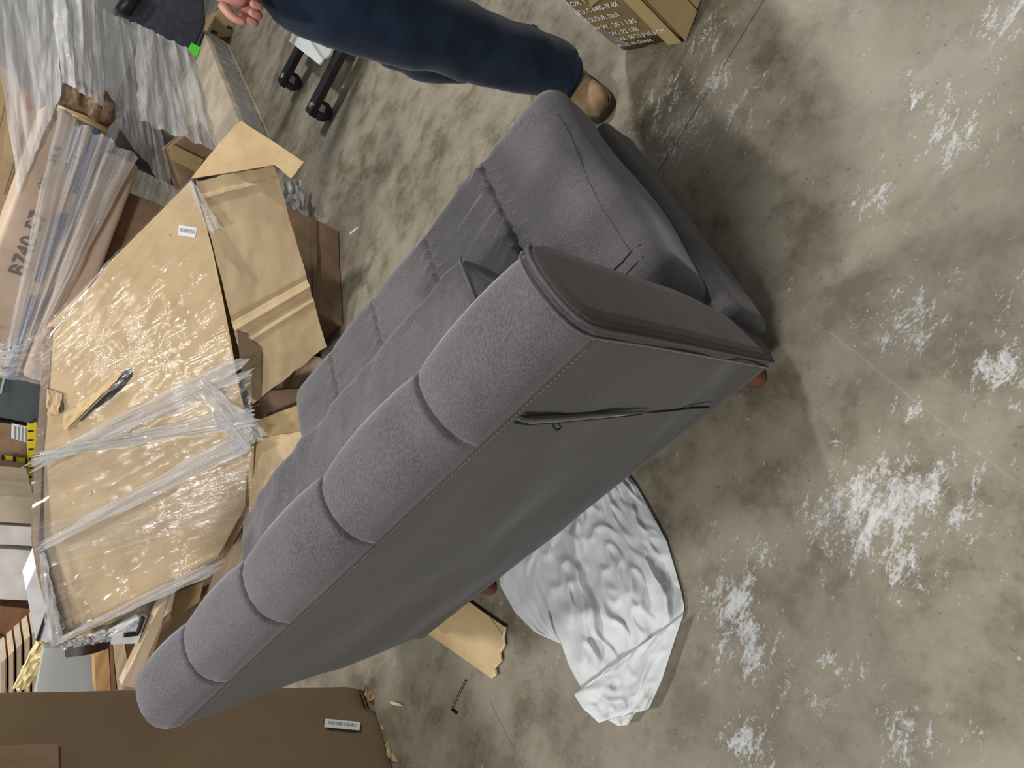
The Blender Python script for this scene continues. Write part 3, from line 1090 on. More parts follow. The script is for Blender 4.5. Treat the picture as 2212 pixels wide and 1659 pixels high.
# ---------------------------------------------------------------- person standing at the seat's front corner
def person():
    root = thing('person', 'person in navy trousers and tan boots standing in front of the sofa', 'person', (0.98, 2.1, 0.0))
    hipn, hipf = Vector((0.80, 2.00, 0.93)), Vector((0.90, 2.17, 0.93))
    kn_n, kn_f = Vector((0.935, 1.985, 0.50)), Vector((0.93, 2.20, 0.50))
    an_n, an_f = Vector((1.045, 1.945, 0.10)), Vector((1.16, 2.20, 0.10))
    pelvis = Vector((0.87, 2.06, 1.0))
    waist = Vector((0.93, 2.00, 1.13))
    chest = Vector((1.02, 1.90, 1.34))
    neck = Vector((1.03, 1.86, 1.52))
    head = Vector((1.00, 1.84, 1.63))
    top = Vector((1.0, 1.84, 1.73))
    shn, shf = Vector((0.98, 1.73, 1.43)), Vector((1.06, 2.08, 1.43))
    eln, elf = Vector((0.98, 1.76, 1.18)), Vector((1.16, 2.24, 1.18))
    wrn, wrf = aty(452, -34, 2.0), Vector((1.20, 2.22, 0.95))
    V = [pelvis, waist, chest, neck, head, top, hipn, kn_n, an_n, hipf, kn_f, an_f, shn, eln, wrn, shf, elf, wrf]
    E_ = [(0, 1), (1, 2), (2, 3), (3, 4), (4, 5), (0, 6), (6, 7), (7, 8), (0, 9), (9, 10), (10, 11), (2, 12), (12, 13), (13, 14), (2, 15), (15, 16), (16, 17)]
    Rr = [0.13, 0.12, 0.14, 0.055, 0.085, 0.06, 0.09, 0.06, 0.04, 0.09, 0.06, 0.04, 0.06, 0.045, 0.03, 0.06, 0.045, 0.03]
    ms = [skin_mesh('b', V, E_, Rr, 0, 2)]
    # hands: near hand hangs half curled, world down is to the right of the picture

    def hand(wr, down, fwd, side):
        down, fwd, side = down.normalized(), fwd.normalized(), side.normalized()
        pal = [wr, wr + down * 0.05, wr + down * 0.095]
        ms.append(skin_mesh('p', pal, [(0, 1), (1, 2)], [(0.032, 0.026), (0.050, 0.030), (0.048, 0.026)], 0, 2))
        for k, ln in enumerate((0.072, 0.080, 0.074, 0.058)):
            b0 = wr + down * 0.08 + side * (0.032 - 0.0205 * k)
            k1 = b0 + down * ln * 0.52 + fwd * 0.004
            k2 = k1 + down * ln * 0.06 + fwd * ln * 0.46
            k3 = k2 - down * ln * 0.36 + fwd * ln * 0.06
            ms.append(skin_mesh('f', [b0, k1, k2, k3], [(0, 1), (1, 2), (2, 3)], [0.0125, 0.0118, 0.011, 0.0095], 0, 2))
        t0 = wr + down * 0.03 + side * 0.026 + fwd * 0.01
        t1 = t0 + down * 0.036 + side * 0.018 + fwd * 0.022
        t2 = t1 + down * 0.034 + fwd * 0.014 - side * 0.004
        ms.append(skin_mesh('t', [t0, t1, t2], [(0, 1), (1, 2)], [0.014, 0.012, 0.009], 0, 2))
    hd = (aty(606, 44, 2.0) - wrn)
    hand(wrn, hd, Vector((-0.35, -0.85, 0.1)), Vector((-0.9, 0.4, -0.2)))
    hand(wrf, Vector((-0.3, 0, -1)), Vector((-1, -0.2, 0.2)), Vector((0, -1, 0)))
    # head details
    hm = bmesh.new()
    bmesh.ops.create_uvsphere(hm, u_segments=24, v_segments=16, radius=1.0)
    for v in hm.verts:
        x, y, z = v.co
        v.co = head + Vector((x * 0.098 - 0.01 * (z < 0) * abs(z), y * 0.076, z * 0.118))
    hme = bpy.data.meshes.new('h')
    hm.to_mesh(hme)
    hm.free()
    ms.append(hme)
    nose = head + Vector((-0.095, 0, -0.012))
    ms.append(skin_mesh('n', [nose + Vector((0.012, 0, 0.035)), nose + Vector((-0.012, 0, -0.012)), nose + Vector((0.01, 0, -0.022))], [(0, 1), (1, 2)], [0.008, 0.013, 0.010], 0, 1))
    for s in (-1, 1):
        e = head + Vector((0.01, s * 0.078, -0.005))
        ms.append(skin_mesh('e', [e + Vector((0, 0, 0.03)), e + Vector((0.01, s * 0.012, 0.005)), e + Vector((-0.004, 0, -0.028))], [(0, 1), (1, 2)], [0.010, 0.012, 0.008], 0, 1))
    body = join_meshes('body', ms)
    bo = link('body', body, 'skin', root, True)
    # hair cap, eyes, mouth
    hv = bmesh.new()
    bmesh.ops.create_uvsphere(hv, u_segments=24, v_segments=14, radius=1.0)
    kill = [v for v in hv.verts if v.co.z < -0.15 - 0.0 or (v.co.x < -0.55 and v.co.z < 0.55)]
    bmesh.ops.delete(hv, geom=kill, context='VERTS')
    for v in hv.verts:
        v.co = head + Vector((v.co.x * 0.106, v.co.y * 0.084, v.co.z * 0.126))
    hme = bpy.data.meshes.new('hair')
    hv.to_mesh(hme)
    hv.free()
    link('hair', hme, 'hair', root, True)
    for s in (-1, 1):
        ev = bmesh.new()
        bmesh.ops.create_icosphere(ev, subdivisions=2, radius=0.011, matrix=Matrix.Translation(head + Vector((-0.086, s * 0.032, 0.018))))
        em = bpy.data.meshes.new('eye')
        ev.to_mesh(em)
        ev.free()
        link('eye', em, 'foam_white', root, True)
    link('mouth', tube('mouth', [head + Vector((-0.083, -0.022, -0.062)), head + Vector((-0.092, 0, -0.060)), head + Vector((-0.083, 0.022, -0.062))], 0.005, 6), 'print_red', root, True)

    # trousers
    def folds(me, amp, sc, zr=None):
        for v in me.vertices:
            p = v.co
            k = 1 - abs(noise.noise(Vector((p.x * sc, p.y * sc, p.z * sc * 1.3)))) * 2.4
            v.co = p + v.normal * amp * k
        return me
    m1 = (an_n + kn_n) / 2
    m2 = (an_f + kn_f) / 2
    tv = [pelvis, hipn, (hipn + kn_n) / 2, kn_n, m1, an_n + Vector((0.002, 0, 0.055)), an_n + Vector((0, 0, -0.030)), hipf, (hipf + kn_f) / 2, kn_f, m2, an_f + Vector((0, 0, .05)), an_f, waist]
    te = [(0, 1), (1, 2), (2, 3), (3, 4), (4, 5), (5, 6), (0, 7), (7, 8), (8, 9), (9, 10), (10, 11), (11, 12), (0, 13)]
    tr = [0.15, 0.135, 0.128, 0.118, 0.108, 0.098, 0.082, 0.125, 0.118, 0.110, 0.10, 0.085, 0.065, 0.145]
    tm = skin_mesh('trousers', tv, te, tr, 0, 3)
    tm.update()
    tro = link('trousers', folds(tm, 0.007, 8), 'navy', root, True)
    ax_ = (kn_n - an_n).normalized()
    for (a, cc) in ((0.085, an_n), (0.085, an_f)):
        s1 = ax_.orthogonal().normalized()
        s2 = ax_.cross(s1)
        pts = []
        for k in range(28):
            an = 2 * math.pi * k / 28
            rr = 0.074 + 0.005 * math.sin(an * 5)
            pts.append(cc + ax_ * (0.012 + 0.006 * math.sin(an * 3)) + (s1 * math.cos(an) + s2 * math.sin(an)) * rr)
        sub('cuff', tube('cuff', [p for p in pts], 0.020, 8, closed=True), 'navy', tro, True)
    # top
    jv = [pelvis + Vector((0, 0, 0.02)), waist, chest, neck - Vector((0, 0, 0.03)), shn, (shn + eln) / 2, eln, (eln + wrn) / 2, wrn.lerp(eln, 0.12), shf, (shf + elf) / 2, elf, (elf + wrf) / 2, wrf.lerp(elf, 0.12)]
    je = [(0, 1), (1, 2), (2, 3), (2, 4), (4, 5), (5, 6), (6, 7), (7, 8), (2, 9), (9, 10), (10, 11), (11, 12), (12, 13)]
    jr = [0.165, 0.155, 0.165, 0.075, 0.085, 0.072, 0.066, 0.056, 0.047, 0.085, 0.072, 0.066, 0.056, 0.047]
    jm = skin_mesh('sweatshirt', jv, je, jr, 0, 3)
    link('sweatshirt', folds(jm, 0.006, 9), 'navy', root, True)
    # boots
    for (cc, dirv) in ((an_n, Vector((-0.50, -0.86, 0))), (an_f, Vector((-0.75, -0.65, 0)))):
        dirv = dirv.normalized()
        sd_ = Vector((-dirv.y, dirv.x, 0))
        base = Vector((cc.x + 0.012, cc.y + 0.022, 0))
        secs = [(-0.075, 0.030, 0.030, 0.10), (-0.062, 0.040, 0.040, 0.15), (-0.02, 0.044, 0.046, 0.17), (0.03, 0.043, 0.047, 0.155), (0.07, 0.045, 0.049, 0.105), (0.12, 0.050, 0.052, 0.085), (0.165, 0.051, 0.050, 0.076), (0.20, 0.044, 0.042, 0.066), (0.222, 0.026, 0.024, 0.048)]
        vs, fs = [], []
        K = 16
        for (x, wl_, wr_, h) in secs:
            for k in range(K):
                an = 2 * math.pi * k / K
                cx, cz = math.cos(an), math.sin(an)
                sx = math.copysign(abs(cx) ** 0.7, cx) * (wl_ if cx < 0 else wr_)
                sz = 0.022 + (h - 0.022) * (0.5 + 0.5 * math.copysign(abs(cz) ** 0.75, cz))
                vs.append(base + dirv * x + sd_ * sx + Vector((0, 0, sz)))
        for i in range(len(secs) - 1):
            for k in range(K):
                fs.append((i * K + k, i * K + (k + 1) % K, (i + 1) * K + (k + 1) % K, (i + 1) * K + k))
        fs += [tuple(range(K)), tuple(range((len(secs) - 1) * K, len(secs) * K))]
        bt = link('boot', fix(mesh('boot', vs, fs)), 'boot', root, True)
        out = [(x, -(a + 0.006)) for x, a, b, h in secs] + [(0.228, 0.0)] + [(x, b + 0.006) for x, a, b, h in reversed(secs)]
        pts = [base + dirv * x + sd_ * y  for x, y in out]
        so = sub('sole', prism('sole', pts, (0, 0, 0.026)), 'boot_sole', bt)
    return root


person()


# ---------------------------------------------------------------- mobile stand on castors, far behind the person
def mobile_stand():
    z = 0.13
    a1, b1 = flo(748, 78, z), flo(663, 243, z)
    a2, b2 = flo(650, 88, z), flo(602, 178, z)
    root = thing('mobile_stand', 'black mobile stand on castors standing behind the person', 'stand', ((b1 + b2) / 2).to_2d().to_3d())
    for (a, b, wdt) in ((a1, b1, 0.105), (a2, b2, 0.115)):
        d = (b - a).normalized()
        n = Vector((-d.y, d.x, 0))
        a = a - d * 0.35
        link('foot_bar', prism('foot_bar', [a - n * wdt / 2, b - n * wdt / 2, b + n * wdt / 2, a + n * wdt / 2], (0, 0, -0.035)), 'black_metal', root)
        for e in (b - d * 0.05, a + d * 0.06):
            c = Vector((e.x, e.y, 0))
            c2 = c + n * 0.0
            wh = tube('w', [Vector((0, -0.022, 0)), Vector((0, -0.018, 0)), Vector((0, 0.018, 0)), Vector((0, 0.022, 0))], [0.045, 0.055, 0.055, 0.045], 20)
            rot = Matrix.Translation(c + Vector((0, 0, 0.055))) @ Matrix.Rotation(math.atan2(d.y, d.x) + 0.6, 4, 'Z')
            wh.transform(rot)
            w_ = link('castor', wh, 'wheel_grey', root, True)
            fk = []
            ms = []
            for s in (-1, 1):
                m_ = prism('f', [Vector((-0.02, s * 0.026, 0.0)), Vector((0.02, s * 0.026, 0.0)), Vector((0.028, s * 0.026, 0.06)), Vector((-0.028, s * 0.026, 0.06))], (0, s * 0.004, 0))
                ms.append(m_)
            ms.append(tube('s', [Vector((0, 0, 0.055)), Vector((0, 0, 0.063)), Vector((0, 0, 0.085))], [0.03, 0.03, 0.012], 14))
            fm = join_meshes('fork', ms)
            fm.transform(Matrix.Translation(Vector((0, 0, 0.0))))
            fm.transform(Matrix.Translation(c + Vector((0, 0, 0.055)) ) @ Matrix.Rotation(math.atan2(d.y, d.x) + 0.6, 4, 'Z'))
            sub('fork', fm, 'chrome', w_)
        # upright from the middle of the bar
        m_ = a + d * 0.10
        link('upright', prism('upright', [m_ + d * 0.03 + n * 0.03, m_ + d * 0.03 - n * 0.03, m_ - d * 0.03 - n * 0.03, m_ - d * 0.03 + n * 0.03], (0, 0, 1.5)), 'black_metal', root)
    # cross bar and pale lower shelf between the feet
    d = (b1 - a1).normalized()
    n = Vector((-d.y, d.x, 0))
    p1, p2 = flo(735, 82, 0.13), flo(690, 70, 0.13)
    q = [flo(640, 62, 0.16), flo(662, 62, 0.16), flo(700, 132, 0.14), flo(690, 140, 0.14), flo(632, 96, 0.14)]
    link('shelf', prism('shelf', [flo(628, 92, 0.14), flo(648, 40, 0.14), flo(735, 60, 0.14), flo(718, 118, 0.14), flo(697, 138, 0.14)], (0, 0, 0.012)), 'panel_grey', root)
    link('glass_leaf', prism('glass_leaf', [flo(632, 94, 0.165), flo(650, 58, 0.165), flo(700, 132, 0.165), flo(692, 141, 0.165)], (0, 0, 0.008)), 'glass_panel', root)
    return root


mobile_stand()


# ---------------------------------------------------------------- big film-wrapped carton leaning on the pile
def wrapped_carton():
    P0, n = plane_frame(540, 900, 2.9, 35)

    def on(px, py, lift=0.0):
        return hit(px, py, P0, n) + n * lift
    cpt = on(320, 900)
    root = thing('wrapped_carton', 'large torn tan carton wrapped in clear stretch film, leaning beyond the sofa', 'carton', Vector((cpt.x, cpt.y + 0.2, 0)))
    back = Vector((0.0, 0.20, -0.03))
    # upper panel with the torn slit, lower panel sagging along a bend
    up = [(100, 706), (180, 625), (258, 545), (340, 463), (412, 390), (424, 420), (440, 470), (460, 545), (480, 640), (500, 745), (516, 835), (522, 862), (545, 938), (420, 947), (250, 962), (78, 985), (86, 900), (92, 800)]
    slit = [(163, 912), (195, 880), (228, 848), (250, 822), (268, 800), (286, 796), (287, 812), (268, 836), (240, 862), (205, 884), (178, 908)]
    nick = [(133, 872), (138, 868), (139, 884), (134, 892)]
    link('panel', prism('panel', [on(*p) for p in up], -n * 0.006, [[on(*p) for p in slit], [on(*p) for p in nick]]), 'kraft_light', root)
    lo = [(78, 985), (250, 962), (420, 947), (545, 938), (549, 960), (544, 1050), (538, 1105), (480, 1212), (400, 1262), (300, 1312), (240, 1350), (160, 1392), (118, 1383), (105, 1330), (85, 1250), (70, 1165), (74, 1080)]

    def bend(px, py):
        p = on(px, py)
        t = max(0.0, (py - 950) / 400.0)
        return hit(px, py, P0 - n * 0.0 + Vector((0, 0, 0)), n) + n * (-0.05 * t)
    link('panel', prism('panel', [bend(*p) for p in lo], -n * 0.006), 'kraft', root)
    # carton sides behind the face
    whole = [(104, 715), (408, 398), (470, 640), (512, 850), (537, 945), (530, 1095), (470, 1205), (160, 1380), (118, 1370), (78, 1165), (86, 985)]
    dep = -n * 0.24
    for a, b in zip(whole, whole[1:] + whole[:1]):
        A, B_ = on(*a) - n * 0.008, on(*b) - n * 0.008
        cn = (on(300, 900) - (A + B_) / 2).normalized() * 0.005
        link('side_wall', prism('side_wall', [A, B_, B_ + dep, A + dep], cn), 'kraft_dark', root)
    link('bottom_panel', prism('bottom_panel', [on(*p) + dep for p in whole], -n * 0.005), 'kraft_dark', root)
    # left return edge, darker than the face
    ed = [(98, 706), (92, 800), (84, 900), (76, 985), (72, 1080), (68, 1165), (84, 1250), (104, 1330), (116, 1383)]
    for a, b in zip(ed, ed[1:]):
        A, B_ = on(*a), on(*b)
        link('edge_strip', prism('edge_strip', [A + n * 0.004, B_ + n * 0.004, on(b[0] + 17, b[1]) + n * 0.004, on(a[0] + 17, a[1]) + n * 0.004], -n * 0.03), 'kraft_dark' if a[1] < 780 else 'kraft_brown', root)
    # peeled layer beside the slit
    link('torn_layer', sheet('torn_layer', [on(140, 893, 0.012), on(272, 797, 0.010), on(262, 818, 0.028), on(148, 928, 0.026)], 26, 5, lambda s, t: 0.006 * fbm(s * 7, t * 3), thick=0.003, edge=0.05, seed=3), 'kraft_light', root)
    rim = [on(x, y, 0.006) for x, y in ((146, 929), (163, 914), (195, 882), (228, 850), (250, 824), (268, 802))]
    link('torn_rim', tube('torn_rim', rim, [0.004, 0.006, 0.005, 0.006, 0.005, 0.004], 6), 'torn_edge', root)
    link('torn_flap', sheet('torn_flap', [on(104, 840, 0.010), on(138, 850, 0.012), on(132, 893, 0.022), on(106, 900, 0.012)], 8, 8, lambda s, t: 0.01 * fbm(s * 3, t * 3), thick=0.003, edge=0.06, seed=8), 'kraft', root)
    # barcode sticker
    a, b, c = on(386, 507), on(424, 500), on(384, 490)
    barcode_label('label', on(384, 508), on(422, 514) - on(384, 508), on(387, 486) - on(384, 508), (on(422, 514) - on(384, 508)).length, (on(387, 486) - on(384, 508)).length, root)
    # pen marks
    for k, pts in enumerate((((300, 915), (305, 922), (302, 929), (296, 927), (294, 920), (300, 915)), ((288, 925), (280, 934), (282, 944)), ((195, 1062), (192, 1072)), ((425, 610), (421, 600)), ((369, 511), (366, 506)))):
        link('pen_mark', tube('pen_mark', [on(*p, 0.002) if pts[0][1] < 940 else bend(*p) + n * 0.002 for p in pts], 0.0012, 5), 'print_grey', root)
    # main front flap hanging towards the aisle
    TRp, MRp, F2 = on(425, 400), on(521, 862), flo(704, 745, 0.10)
    fn = (MRp - TRp).cross(F2 - TRp).normalized()

    def fl(px, py, lift=0.0):
        q = hit(px, py, TRp, fn)
        return q + (fn if fn.dot(CAM - q) > 0 else -fn) * lift

    def crease(s, t):
        z = 0.0
        for c_, a_ in ((0.075, 0.010), (0.62, -0.008), (0.665, 0.010), (0.715, -0.007), (0.745, 0.006)):
            z += a_ * math.exp(-((t - c_) / 0.012) ** 2)
        return z + 0.006 * fbm(s * 2, t * 3, 2)
    link('flap', sheet('flap', [fl(424, 392), fl(592, 357), fl(706, 748), fl(546, 872)], 24, 90, crease, thick=0.005, edge=0.010, seed=2), 'kraft_inner', root)
    link('flap_patch', prism('flap_patch', [fl(511, 715, 0.009), fl(527, 722, 0.009), fl(562, 752, 0.009), fl(564, 765, 0.009), fl(560, 866, 0.009), fl(545, 862, 0.009), fl(523, 830, 0.009)], fn * 0.002), 'kraft_brown', root)
    # upper triangular flap
    Pt = fl(500, 375)

    def tf(px, py):
        q = hit(px, py, Pt, (n * 0.8 + Vector((0.2, -0.1, 0.2))).normalized())
        return q
    link('flap', prism('flap', [tf(*p) for p in ((412, 386), (440, 350), (480, 302), (512, 266), (522, 262), (600, 312), (656, 350), (640, 372), (628, 386), (606, 366), (592, 356), (500, 372))], -n * 0.005), 'kraft_light', root)
    # dark board stands in for the shaded box inside; lower flaps under the main flap
    link('inner_shade', prism('inner_shade', [on(515, 850, -0.10), on(668, 840, -0.16), on(675, 920, -0.16), on(545, 950, -0.10)], Vector((0, 0.03, 0))), 'kraft_dark', root)
    G0 = on(545, 945, -0.03)
    gn = (n + Vector((0.1, -0.2, 0))).normalized()

    def gf(px, py):
        return hit(px, py, G0, gn)
    link('flap', sheet('flap', [gf(556, 908), gf(660, 868), gf(664, 940), gf(560, 950)], 8, 6, lambda s, t: 0.004 * fbm(s * 3, t * 3), thick=0.005, edge=0.02, seed=5), 'kraft_tan', root)
    link('flap', sheet('flap', [gf(546, 948), gf(654, 932), gf(640, 1060), gf(538, 1120)], 10, 12, lambda s, t: 0.008 + 0.004 * fbm(s * 3, t * 3), thick=0.005, edge=0.015, seed=6), 'kraft_inner', root)
    # stretch film over the face, pulled along the diagonals
    def wr(k, amp):
        def f(s, t):
            a = s * 0.8 + t * 0.6
            return 0.014 + amp * fbm((s - t * 0.4) * 1.5 + k, (t + s * 0.35) * 12 + k, k, 2) + amp * 0.5 * fbm(s * 5, t * 5, k + 2, 2)
        return f
    link('stretch_film', sheet('stretch_film', [on(72, 985, 0.0), on(546, 800, 0.0), on(545, 1110, 0.0), on(76, 1230, 0.0)], 110, 90, wr(1, 0.009), uvscale=(2.0, 1.6), edge=0.01), 'film_thin', root, True)
    link('stretch_film', sheet('stretch_film', [on(70, 1130, 0.0), on(542, 1010, 0.0), on(474, 1225, 0.0), on(118, 1396, 0.0)], 110, 70, wr(5, 0.009), uvscale=(2.0, 1.2), edge=0.01), 'film_thin', root, True)
    link('stretch_film', sheet('stretch_film', [on(98, 704, 0.0), on(416, 384, 0.0), on(520, 845, 0.0), on(80, 1010, 0.0)], 90, 90, wr(9, 0.006), uvscale=(1.8, 1.8), edge=0.01), 'film_thin', root, True)
    # bunched bands of film
    for (a, b, w_, k) in (((80, 1005), (525, 790), 26, 2), ((85, 985), (545, 900), 22, 4), ((100, 1175), (540, 945), 24, 6), ((440, 830), (548, 960), 40, 11), ((415, 395), (470, 500), 16, 13), ((120, 1385), (480, 1215), 14, 15), ((100, 1190), (128, 1385), 18, 17)):
        A, B_ = Vector((a[0], a[1])), Vector((b[0], b[1]))
        d_ = (B_ - A).normalized()
        nn = Vector((-d_.y, d_.x)) * w_
        cs = [on(*(A + nn * 0.4), 0.02), on(*(B_ + nn), 0.02), on(*(B_ - nn), 0.02), on(*(A - nn * 0.4), 0.02)]
        link('film_band', sheet('film_band', cs, 90, 10, lambda s, t, k=k: 0.006 + 0.006 * fbm(s * 6 + k, t * 4, k, 2) + 0.003 * math.sin(t * 14 + s * 3), uvscale=(2.4, 0.5), edge=0.12, seed=k), 'film_cloudy', root, True)
    return root


wrapped_carton()


def box_thing(name, label, cat, face, depth, m, rad=0.006, tape=True, group=None, floor=False, tapem='tape_tan'):
    """carton given by its visible face (four world points, bottom-left round to top-left) and a depth vector"""
    f = [Vector(p) for p in face]
    depth = Vector(depth)
    cen = sum(f, Vector()) / 4 + depth / 2
    zb = min(min(p.z for p in f), min((p + depth).z for p in f))
    root = thing(name, label, cat, Vector((cen.x, cen.y, 0.0 if floor else zb)), group)
    e1, e2 = f[1] - f[0], f[3] - f[0]
    L1, L2, L3 = e1.length, e2.length, depth.length

    def Bs(p):
        a, b, c = p[0] / L1, p[1] / L2, p[2] / L3
        return f[0] * (1 - a) * (1 - b) + f[1] * a * (1 - b) + f[2] * a * b + f[3] * (1 - a) * b + depth * c

    def dd(p, n):
        return n * 0.006 * fbm(p.x * 4, p.y * 4, p.z * 4)
    link('body', rbox('body', (0, 0, 0), (L1, L2, L3), min(rad, L1 / 3, L2 / 3, L3 / 3), (max(4, int(L1 / 0.06)), max(4, int(L2 / 0.06)), 6), dd, Bs), m, root, True)
    if tape:
        link('tape', prism('tape', [Bs((0, L2 * 0.46, -0.009)), Bs((L1, L2 * 0.46, -0.009)), Bs((L1, L2 * 0.54, -0.009)), Bs((0, L2 * 0.54, -0.009))], depth.normalized() * 0.002), tapem, root)
    root['_b'] = 1
    return root, Bs, (L1, L2, L3)


# ---------------------------------------------------------------- the pile behind the wrapped carton
def long_cartons():
    # support carton under the long ones
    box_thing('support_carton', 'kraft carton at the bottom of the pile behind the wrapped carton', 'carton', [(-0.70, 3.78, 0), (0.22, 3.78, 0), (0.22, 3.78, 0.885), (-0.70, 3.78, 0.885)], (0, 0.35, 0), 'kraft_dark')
    Y = 3.7
    r2, B2, d2 = box_thing('long_carton', 'lower long carton of the film-wrapped pair, rounded end to the right', 'carton', [(-0.72, Y - 0.03, 0.90), (0.35, Y - 0.03, 0.90), (0.35, Y - 0.03, 1.045), (-0.72, Y - 0.03, 1.045)], (0, 0.4, 0), 'kraft_pink', 0.03, tape=False, group='long cartons wrapped in film')
    n = Vector((0, -1, 0))

    def on(px, py, lift=0.012, y=Y):
        return aty(px, py, y) + n * lift
    r1, B1, d1 = box_thing('long_carton', 'upper long carton printed B740-57 with blue stripes, wrapped in film', 'carton', [(-0.74, Y, 1.055), (0.44, Y, 1.055), (0.44, Y, 1.29), (-0.74, Y, 1.29)], (0, 0.42, 0), 'kraft_pink', 0.02, tape=False, group='long cartons wrapped in film')
    link('printed_text', text_mesh('B740-57', 0.085, Vector((-0.30, Y, 1.165)), (1, 0, 0), (0, 0, 1), lift=0.012), 'print_grey', r1)
    for i, (t, x, z, s) in enumerate((('70.8', 0.19, 1.12, 0.05), ('35.4', 0.20, 1.195, 0.045), ('12.6', 0.08, 1.21, 0.03))):
        link('printed_text', text_mesh(t, s, Vector((x, Y, z)), (1, 0, 0), (0, 0, 1), lift=0.012), 'print_grey', r1)
    for (x0, x1, z0, z1) in ((-0.30, 0.02, 1.095, 1.125), (-0.10, 0.16, 1.075, 1.09), (0.12, 0.42, 1.085, 1.115)):
        link('printed_stripe', prism('printed_stripe', [(x0, Y - 0.012, z0), (x1, Y - 0.012, z0), (x1, Y - 0.012, z1), (x0, Y - 0.012, z1)], (0, -0.001, 0)), 'print_blue', r1)
    link('printed_stripe', prism('printed_stripe', [(-0.74, Y - 0.012, 1.075), (-0.36, Y - 0.012, 1.09), (-0.36, Y - 0.012, 1.12), (-0.74, Y - 0.012, 1.105)], (0, -0.001, 0)), 'print_blue', r1)
    barcode_label('label', Vector((0.23, Y - 0.012, 1.155)), (1, 0, 0), (0, 0, 1), 0.16, 0.028, r1)
    link('printed_symbol', tube('printed_symbol', [(-0.62, Y - 0.013, 1.19), (-0.56, Y - 0.013, 1.19), (-0.56, Y - 0.013, 1.25), (-0.62, Y - 0.013, 1.25)], 0.003, 5, closed=True), 'print_grey', r1)

    # crushed, taped end
    def cr(p, nn):
        return nn * (0.030 * fbm(p.x * 13, p.y * 13, p.z * 13) + 0.008 * math.sin(p.z * 90))
    link('crushed_end', rbox('crushed_end', (0.42, Y - 0.03, 1.07), (0.56, Y + 0.16, 1.255), 0.03, (12, 14, 16), cr), 'kraft_dark', r1, False)
    link('tape', tube('tape', [(0.425, Y - 0.045, 1.07), (0.43, Y - 0.045, 1.16), (0.425, Y - 0.045, 1.26)], [0.012, 0.016, 0.012], 6), 'tape_tan', r1, True)

    # film sheets
    def pull(k, amp, f=24, base=0.0):
        return lambda s, t: base + amp * (fbm(s * 1.2 + k, t * f * 0.4, k, 2) + 0.35 * fbm(s * 4, t * 7, k + 3, 2))

    def fthing(name, lab, px, Yd, m, k, amp, uvs, f=24, nu=70, nv=50, bulge=0.0):
        c = [aty(x, y, Yd[i]) for i, (x, y) in enumerate(px)]
        me = sheet(name, c, nu, nv, lambda s, t: bulge * math.sin(math.pi * t) + pull(k, amp, f)(s, t), uvscale=uvs, edge=0.03, seed=k)
        o = link(name, me, m, None, True)
        tag(o, lab, 'plastic film', 'sheets of clear stretch film on the pile')
        return o
    fthing('stretch_film', 'clear stretch film pulled over the two long cartons', [(128, 232), (0, 800), (98, 712), (296, 342)], (3.645, 3.645, 3.62, 3.62), 'film_cloudy', 2, 0.016, (2.2, 1.6))
    fthing('stretch_film', 'bright crinkled film hanging above the crushed brown carton end', [(112, -20), (134, 178), (226, 238), (212, -20)], (3.66, 3.62, 3.62, 3.70), 'film_dense', 5, 0.030, (2.0, 1.0), 16, bulge=0.03)
    fthing('stretch_film', 'pale smooth film hanging in front of the printed kraft carton', [(-20, -20), (38, 420), (132, 205), (122, -20)], (3.74, 3.68, 3.66, 3.74), 'film_dense', 9, 0.016, (1.4, 1.0), 8)
    fthing('stretch_film', 'ridged film curtain beside the dark grey box', [(222, 20), (232, 250), (378, 430), (300, 55)], (3.80, 3.72, 3.73, 3.84), 'film_cloudy', 13, 0.022, (2.0, 1.4), 20)
    fthing('stretch_film', 'film curtain with peaked top in front of the navy chair', [(292, 48), (300, 260), (476, 330), (420, 112)], (3.70, 3.58, 3.58, 3.72), 'film_dense', 17, 0.020, (2.0, 1.4), 16)
    fthing('stretch_film', 'low band of film at the left end of the long cartons', [(-10, 745), (95, 690), (90, 830), (-10, 815)], (3.66, 3.63, 3.60, 3.60), 'film_cloudy', 21, 0.014, (1.6, 1.0), 14)
    # grey box under the ridged film
    box_thing('grey_box', 'dark grey carton under the ridged film behind the wrapped carton', 'carton', [(0.37, 3.90, 0), (0.46, 3.90, 0), (0.60, 3.90, 1.0), (0.37, 3.90, 1.0)], (0, 0.3, 0), 'grey_card', 0.01, tape=False)
    # brown open box behind the triangular flap
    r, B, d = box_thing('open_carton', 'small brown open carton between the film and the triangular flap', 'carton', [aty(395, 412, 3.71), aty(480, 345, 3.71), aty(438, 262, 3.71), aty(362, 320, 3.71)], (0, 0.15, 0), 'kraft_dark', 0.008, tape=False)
    link('flap', prism('flap', [aty(370, 310, 3.69), aty(440, 345, 3.69), aty(424, 372, 3.69), aty(368, 344, 3.69)], (0, 0.006, 0)), 'kraft_tan', r)
    # kraft carton at the picture's left edge with red print
    r, B, d = box_thing('kraft_carton', 'orange-brown carton with a red mark, uppermost behind the film', 'carton', [aty(30, 560, 4.25), aty(100, 240, 4.25), aty(-70, 60, 4.25), aty(-150, 380, 4.25)], (0, 0.5, 0), 'kraft', 0.008)
    link('printed_mark', prism('printed_mark', [aty(x, y, 4.235) for x, y in ((52, 215), (62, 205), (72, 212), (70, 235), (60, 242), (50, 230))], (0, -0.002, 0)), 'print_red', r)
    link('printed_line', prism('printed_line', [aty(x, y, 4.235) for x, y in ((8, 420), (11, 421), (60, 262), (57, 261))], (0, -0.002, 0)), 'kraft_brown', r)


mat('grey_card', (0.13, 0.12, 0.11), 0.7, build=varied((0.10, 0.095, 0.09), (0.17, 0.16, 0.15), 6))
long_cartons()


